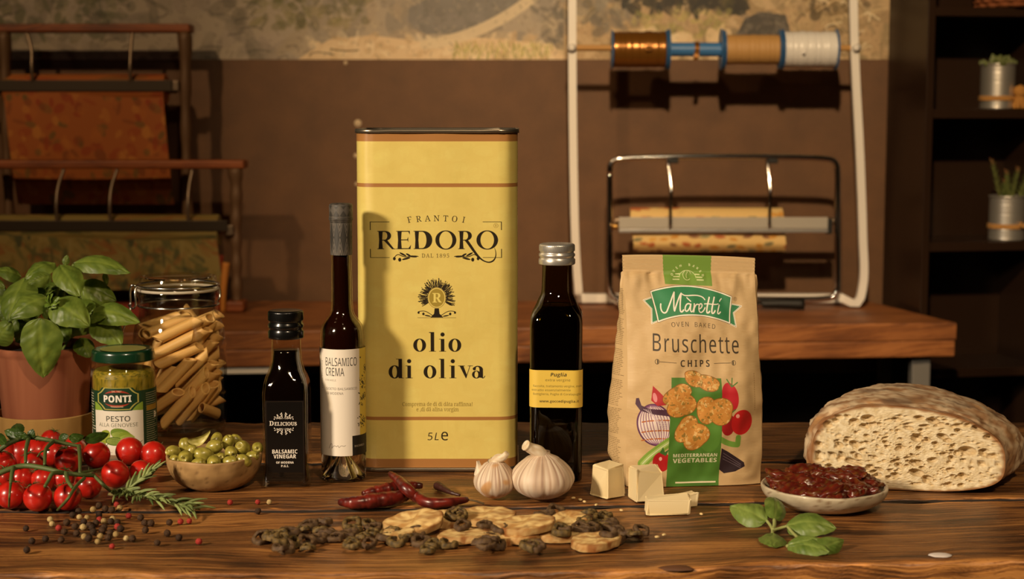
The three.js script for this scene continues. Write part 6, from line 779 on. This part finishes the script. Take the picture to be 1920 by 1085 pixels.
// ------------------------------------------------------------------ hard cheese pieces
{
  const chunk = (w, h, d, seed, k = 0.0019) => { const g = new RoundedBoxGeometry(w, h, d, 7, 0.0016), p = g.attributes.position, n = g.attributes.normal, col = new Float32Array(p.count * 3); for (let i = 0; i < p.count; i++) { const x = p.getX(i), y = p.getY(i), z = p.getZ(i), top = (y / h + 0.5), q = k * (n3(x * 90 + seed, y * 90, z * 90) + 0.6 * n3(x * 260, y * 260 + seed, z * 260)); p.setXYZ(i, x * (1 - 0.1 * top * sin(seed)) + q * n.getX(i) * 1.0, y + (y > 0 ? q + 0.05 * h * (x / w) * cos(seed) : 0), z * (1 - 0.08 * top * cos(seed)) + q); col.set(blend(rgb(0xd6bc86), rgb(0xf0dfb4), clamp(0.55 + 0.6 * fbm3(x * 110 + seed, y * 110, z * 110))), i * 3); } g.setAttribute('color', new THREE.BufferAttribute(col, 3)); g.computeVertexNormals(); return g; }, m = tinted(0.55);
  const put = (label, w, h, d, u, v, turn, seed) => { const p = onLevel(u, v); single('cheese_chunk', chunk(w, h, d, seed), m, label, 'cheese', null, [p.x, h / 2 + 0.0002, p.z], [0, turn, 0]); };
  put('upright cheese cube nearest the garlic, with a cracked top', 0.0235, 0.0285, 0.021, 1140, 931, 0.72, 1); put('upright cheese block in the middle, before the chips bag', 0.0275, 0.029, 0.021, 1211, 938, 0.3, 2.2); put('low flat cheese slab lying in front of the bag', 0.036, 0.0145, 0.015, 1251, 962, 0.06, 4); put('small rounded cheese end tucked behind the flat slab', 0.014, 0.012, 0.012, 1287, 949, 0.4, 5.5);
}

// ------------------------------------------------------------------ half loaf of bread
{
  const D = frontAt(1740, 921), c = at(1700, 900, D), t = thing('bread_loaf', 'cut half loaf of rustic white bread, crumb facing forward', 'bread', [c.x, 0, -D], -0.2), a = 0.0905, bt = 0.047, bb = 0.031, R = seeded(71);
  const sect = (th, s) => { const x = a * s * Math.sign(cos(th)) * pow(abs(cos(th)), 0.86), sn = sin(th), yt = sn > 0 ? bt * mix(0.86, 1, s) * pow(sn, 0.84) * (1 - 0.2 * (x / a) * 0.8) : -bb * pow(-sn, 0.5); return [x, max(0.0005, bb + yt)]; };
  const crustCol = (x, y, z) => { const q = fbm3(x * 26, y * 26, z * 26, 4), f = fbm3(x * 60 + 9, y * 60, z * 60, 4), fl = 0.14 + 0.86 * smooth(-0.4, 0.15, q) * smooth(-0.45, 0.2, f); let k = blend(rgb(0x86552a), rgb(0xb07c42), clamp(0.5 + f)); k = blend(k, rgb(0x4a2810), smooth(0.25, 0.5, n3(x * 18 + 5, y * 22, z * 18)) * 0.7); return blend(blend(k, rgb(0xd6bf9c), fl * 0.9), rgb(0x8a5426), smooth(-0.016, -0.004, z + 0.005 * n2(x * 30, 2)) * (0.55 + 0.5 * n2(x * 40, y * 40))); };
  const zs = [[0.0012, 0.957], [-0.003, 0.975], [-0.012, 1.0], [-0.026, 1.045], [-0.045, 1.085], [-0.066, 1.1], [-0.09, 1.07], [-0.112, 0.97], [-0.13, 0.82], [-0.145, 0.58], [-0.152, 0.3], [-0.154, 0]];
  const fine = []; for (let j = 0; j < zs.length - 1; j++) for (let i = 0; i < 4; i++) fine.push([mix(zs[j][0], zs[j + 1][0], i / 4), mix(zs[j][1], zs[j + 1][1], i / 4)]); fine.push(zs[zs.length - 1]);
  const crust = fine.map(([z, s]) => Array.from({ length: 161 }, (_, i) => { const th = i / 160 * 2 * PI - PI / 2, [x, y] = sect(th, s), w = 0.0028 * fbm3(x * 30, y * 30, z * 30, 3) + 0.001 * n3(x * 110, y * 110, z * 110), gash = -0.004 * pow(clamp(1 - abs(z + 0.012 + 0.006 * n2(x * 20, 1)) / 0.007), 2) * smooth(0.3, 0.6, sin(th)), k = 1 + (w + gash) / 0.07 * smooth(-0.0012, 0.006, -z); return [x * k + 0.011 * smooth(0.005, 0.08, -z), max(0.0005, bb + (y - bb) * k), z]; }));
  part('crust', loft(crust.map((r) => r.slice().reverse()).reverse(), { closed: true, color: crustCol }), tinted(0.8), t);
  const pores = []; for (let i = 0; i < 620; i++) { const big = i < 150, r = big ? 0.0016 + R() * R() * 0.0034 : 0.0006 + R() * 0.0009; pores.push([(R() - 0.5) * 2 * a * 0.9, 0.006 + R() * (bt + bb - 0.014), r * (1 + R() * (big ? 1.0 : 0.5)), r * (0.6 + R() * 0.3), r * (big ? 1.7 : 1.1), (R() - 0.5) * 0.7]); }
  const cell = new Map(); pores.forEach((p) => { for (let i = -1; i <= 1; i++) for (let j = -1; j <= 1; j++) { const k = `${Math.round(p[0] / 0.008) + i},${Math.round(p[1] / 0.008) + j}`; if (!cell.has(k)) cell.set(k, []); cell.get(k).push(p); } });
  const depth = (x, y) => { let d = 0; for (const [px, py, rx, ry, dp, an] of cell.get(`${Math.round(x / 0.008)},${Math.round(y / 0.008)}`) ?? []) { const dx = x - px, dy = y - py, ux = dx * cos(an) + dy * sin(an), uy = -dx * sin(an) + dy * cos(an), q = (ux * ux) / (rx * rx) + (uy * uy) / (ry * ry); if (q < 1) d = max(d, dp * pow(1 - q, 0.5)); } return d; };
  part('crumb', grid(420, 120, (u, v) => { const th = u * 2 * PI - PI / 2, [sx, sy] = sect(th, 0.957), cy = 0.4 * (bt + bb), k = pow(v, 0.8), x = sx * (1 - k), y = mix(sy, cy, k); const e = smooth(0, 0.06, k); return [x, y, 0.0012 - (depth(x, y) + 0.00022 * (n2(x * 420, y * 420) + n2(x * 900, y * 900))) * e + 0.0006 * n2(x * 40, y * 40)]; }, { closed: true, color: (x, y, z, u, v) => { const q = fbm2(x * 110, y * 110, 3), edge = 1 - smooth(0.0, 0.035 + 0.02 * n2(u * 40, 3), v), dd = depth(x, y) > 0.0004 ? 0.35 : 0; return blend(blend(blend(rgb(0xcdb68a), rgb(0xe6d6b4), clamp(0.6 + q)), rgb(0xb3925c), dd), rgb(0x8a5a2c), edge); } }), tinted(0.85), t);
}

// ------------------------------------------------------------------ bowl of dried tomatoes
{
  const D = frontAt(1546, 965) + 0.034, c = at(1546, 930, D), rr = 119 * PX(D), t = thing('dried_tomato_bowl', 'shallow speckled white ceramic bowl of dried tomatoes', 'bowl', [c.x, 0, -D]);
  part('bowl', bowlShape(rr, 0.0185, 0.034, 0.0035, 0.015, [0xa89a80, 0xcabda2, 0x6d4a2a], 8, 0.7), tinted(0.4, { clearcoat: 0.3 }), t);
  const R = seeded(55), strip = (seed) => grid(30, 20, (u, v) => { const a = u * 2 * PI, b = v * PI, x = -cos(b) * 1.0, q = sin(b), y = q * sin(a) * 0.27, z = q * cos(a) * 0.5, f = 0.18 * n3(x * 2 + seed, y * 2, z * 2) + 0.1 * n3(x * 5 + seed, y * 5, z * 5) + 0.05 * n3(x * 11, y * 11 + seed, z * 11); return [x * (1 + f * 0.5), y * (1 + f) + 0.25 * x * x * cos(seed) + 0.3 * f, z * (1 + f)]; }, { closed: true, color: (x, y, z) => { const q = fbm3(x * 2.2 + seed, y * 4, z * 3, 3); return blend(blend(rgb(0x42120b), rgb(0x6e2414), clamp(0.5 + q)), rgb(0x6a4a1c), clamp(smooth(0.2, 0.5, n3(x * 3 + seed, y * 3, z * 3 + 5)) * 0.55)); } }), kinds = [1, 4, 8, 13, 21].map(strip), m = tinted(0.3, { clearcoat: 0.25, clearcoatRoughness: 0.25 });
  const put = (p0, l, turn, tx, tz, i) => { const p = V(...(p0.isVector3 ? p0.toArray() : p0)), qx = p.x - c.x, qz = p.z + D, far = Math.hypot(qx, qz), lim = rr - 0.004 - l * 0.95; if (far > lim) { p.x = c.x + qx * lim / far; p.z = -D + qz * lim / far; } const o = single('dried_tomato', kinds[i % 5], m, 'wrinkled dark red dried tomato in the speckled white bowl', 'dried tomato', 'dried tomatoes in the bowl', p); o.scale.setScalar(l); o.rotation.set(tx, turn, tz, 'YXZ'); };
  [[190, 532, 0.01], [150, 565, -0.004], [320, 500, 0.018], [258, 555, 0.004], [430, 518, 0.012], [490, 528, 0.008], [540, 510, 0.018], [330, 612, -0.026], [410, 618, -0.03], [420, 575, -0.012], [500, 600, -0.02], [560, 580, -0.008], [625, 575, 0.0], [665, 598, -0.006], [600, 618, -0.026], [690, 610, -0.01], [470, 640, -0.036], [215, 600, -0.02], [120, 560, 0.0], [300, 560, -0.004], [380, 545, 0.004], [560, 545, 0.01]].forEach(([x, y, dz], i) => put(at(1400 + x / 2.817, 706 + y / 2.817, D + dz), 0.017 + R() * 0.007, R() * 3.1, (R() - 0.5) * 0.5, (R() - 0.5) * 0.4, i));
  for (let i = 0; i < 13; i++) { const a = i * 2.4, q = 0.008 + 0.034 * Math.sqrt(i / 13); put([c.x + q * cos(a), 0.011 + q * 0.06, -D + q * sin(a)], 0.0125, a, 0.1, 0.1, i); }
}

// ------------------------------------------------------------------ basil sprig lying on the table, wax drop
{
  const t = thing('basil_sprig', 'loose basil sprig lying in front of the dried tomato bowl', 'herb sprig'), L = (u, v, y) => onLevel(u, v, y), c = { cols: [0x4a6420, 0x86994a] };
  const leaf = (u0, v0, y0, u1, v1, y1, w, f, o = {}) => part('leaf', leafShape(L(u0, v0, y0), L(u1, v1, y1), w, V(...f), { ...c, ...o }), leafMat, t);
  leaf(1438, 976, 0.005, 1368, 946, 0.013, 0.026, [0, 0.8, 0.75], { arch: 0.1, seed: 1 }); leaf(1452, 975, 0.006, 1450, 928, 0.014, 0.0195, [0.2, 0.7, 0.8], { arch: 0.12, seed: 2 }); leaf(1474, 985, 0.005, 1568, 988, 0.007, 0.028, [0.05, 0.85, 0.6], { arch: 0.16, seed: 3 }); leaf(1449, 1000, 0.003, 1449, 1026, 0.002, 0.023, [0, 0.9, 0.5], { arch: 0.06, droop: 0, seed: 4 });
  leaf(1478, 1018, 0.004, 1555, 1034, 0.003, 0.024, [0, 0.9, 0.6], { arch: 0.1, droop: 0.02, seed: 5 }); leaf(1530, 1034, 0.002, 1583, 1010, 0.008, 0.018, [0.1, 0.7, 0.8], { arch: 0.08, seed: 6 }); leaf(1476, 1022, 0.003, 1545, 1012, 0.009, 0.014, [0, 0.8, 0.7], { arch: 0.1, seed: 7 });
  const sm = std(0x9aa060, 0.6), st = (p, r = 0.0013) => part('stem', tube(p.map((q) => L(...q)), r, 16, 7), sm, t);
  st([[1438, 976, 0.005], [1444, 984, 0.0035], [1449, 994, 0.0025]]); st([[1452, 974, 0.006], [1452, 984, 0.004], [1449, 994, 0.0025]], 0.0016); st([[1449, 994, 0.0025], [1462, 990, 0.0032], [1476, 986, 0.0045]]); st([[1476, 986, 0.0045], [1486, 998, 0.003], [1496, 1010, 0.003], [1484, 1018, 0.003]]); st([[1449, 993, 0.0025], [1448, 1001, 0.002]]); st([[1530, 1020, 0.003], [1500, 1014, 0.003], [1476, 1024, 0.0022]], 0.0016);
  const p = onLevel(1763, 1041); single('wax_drop', grid(40, 8, (u, v) => { const a = u * 2 * PI, r = (1 - v) * (1 + 0.1 * n2(cos(a) * 2, sin(a) * 2)); return [r * 0.0092 * sin(a), 0.0002 + 0.0016 * pow(v, 0.4), r * 0.0062 * cos(a)]; }, { closed: true }), std(0xd8cdc6, 0.5), 'flat white wax drop on the bare table corner', 'wax drop', null, p);
}

// whatever stands on a rear plank rests on that plank's own top
scene.updateMatrixWorld(true);
for (const o of scene.children) {
  if (!o.userData.category || ['table', 'lamp'].includes(o.userData.category)) continue;
  const b = new THREE.Box3().setFromObject(o), c = b.getCenter(V()); if (c.z < -1.9 || c.z > -1.1 || b.min.y < -0.02) continue;
  const z1 = edges[0](c.x), z2 = edges[1](c.x); if (c.z < z2) o.position.y += LIFT[1]; else if (c.z < z1) o.position.y += LIFT[0];
}

renderer.render(scene, camera);
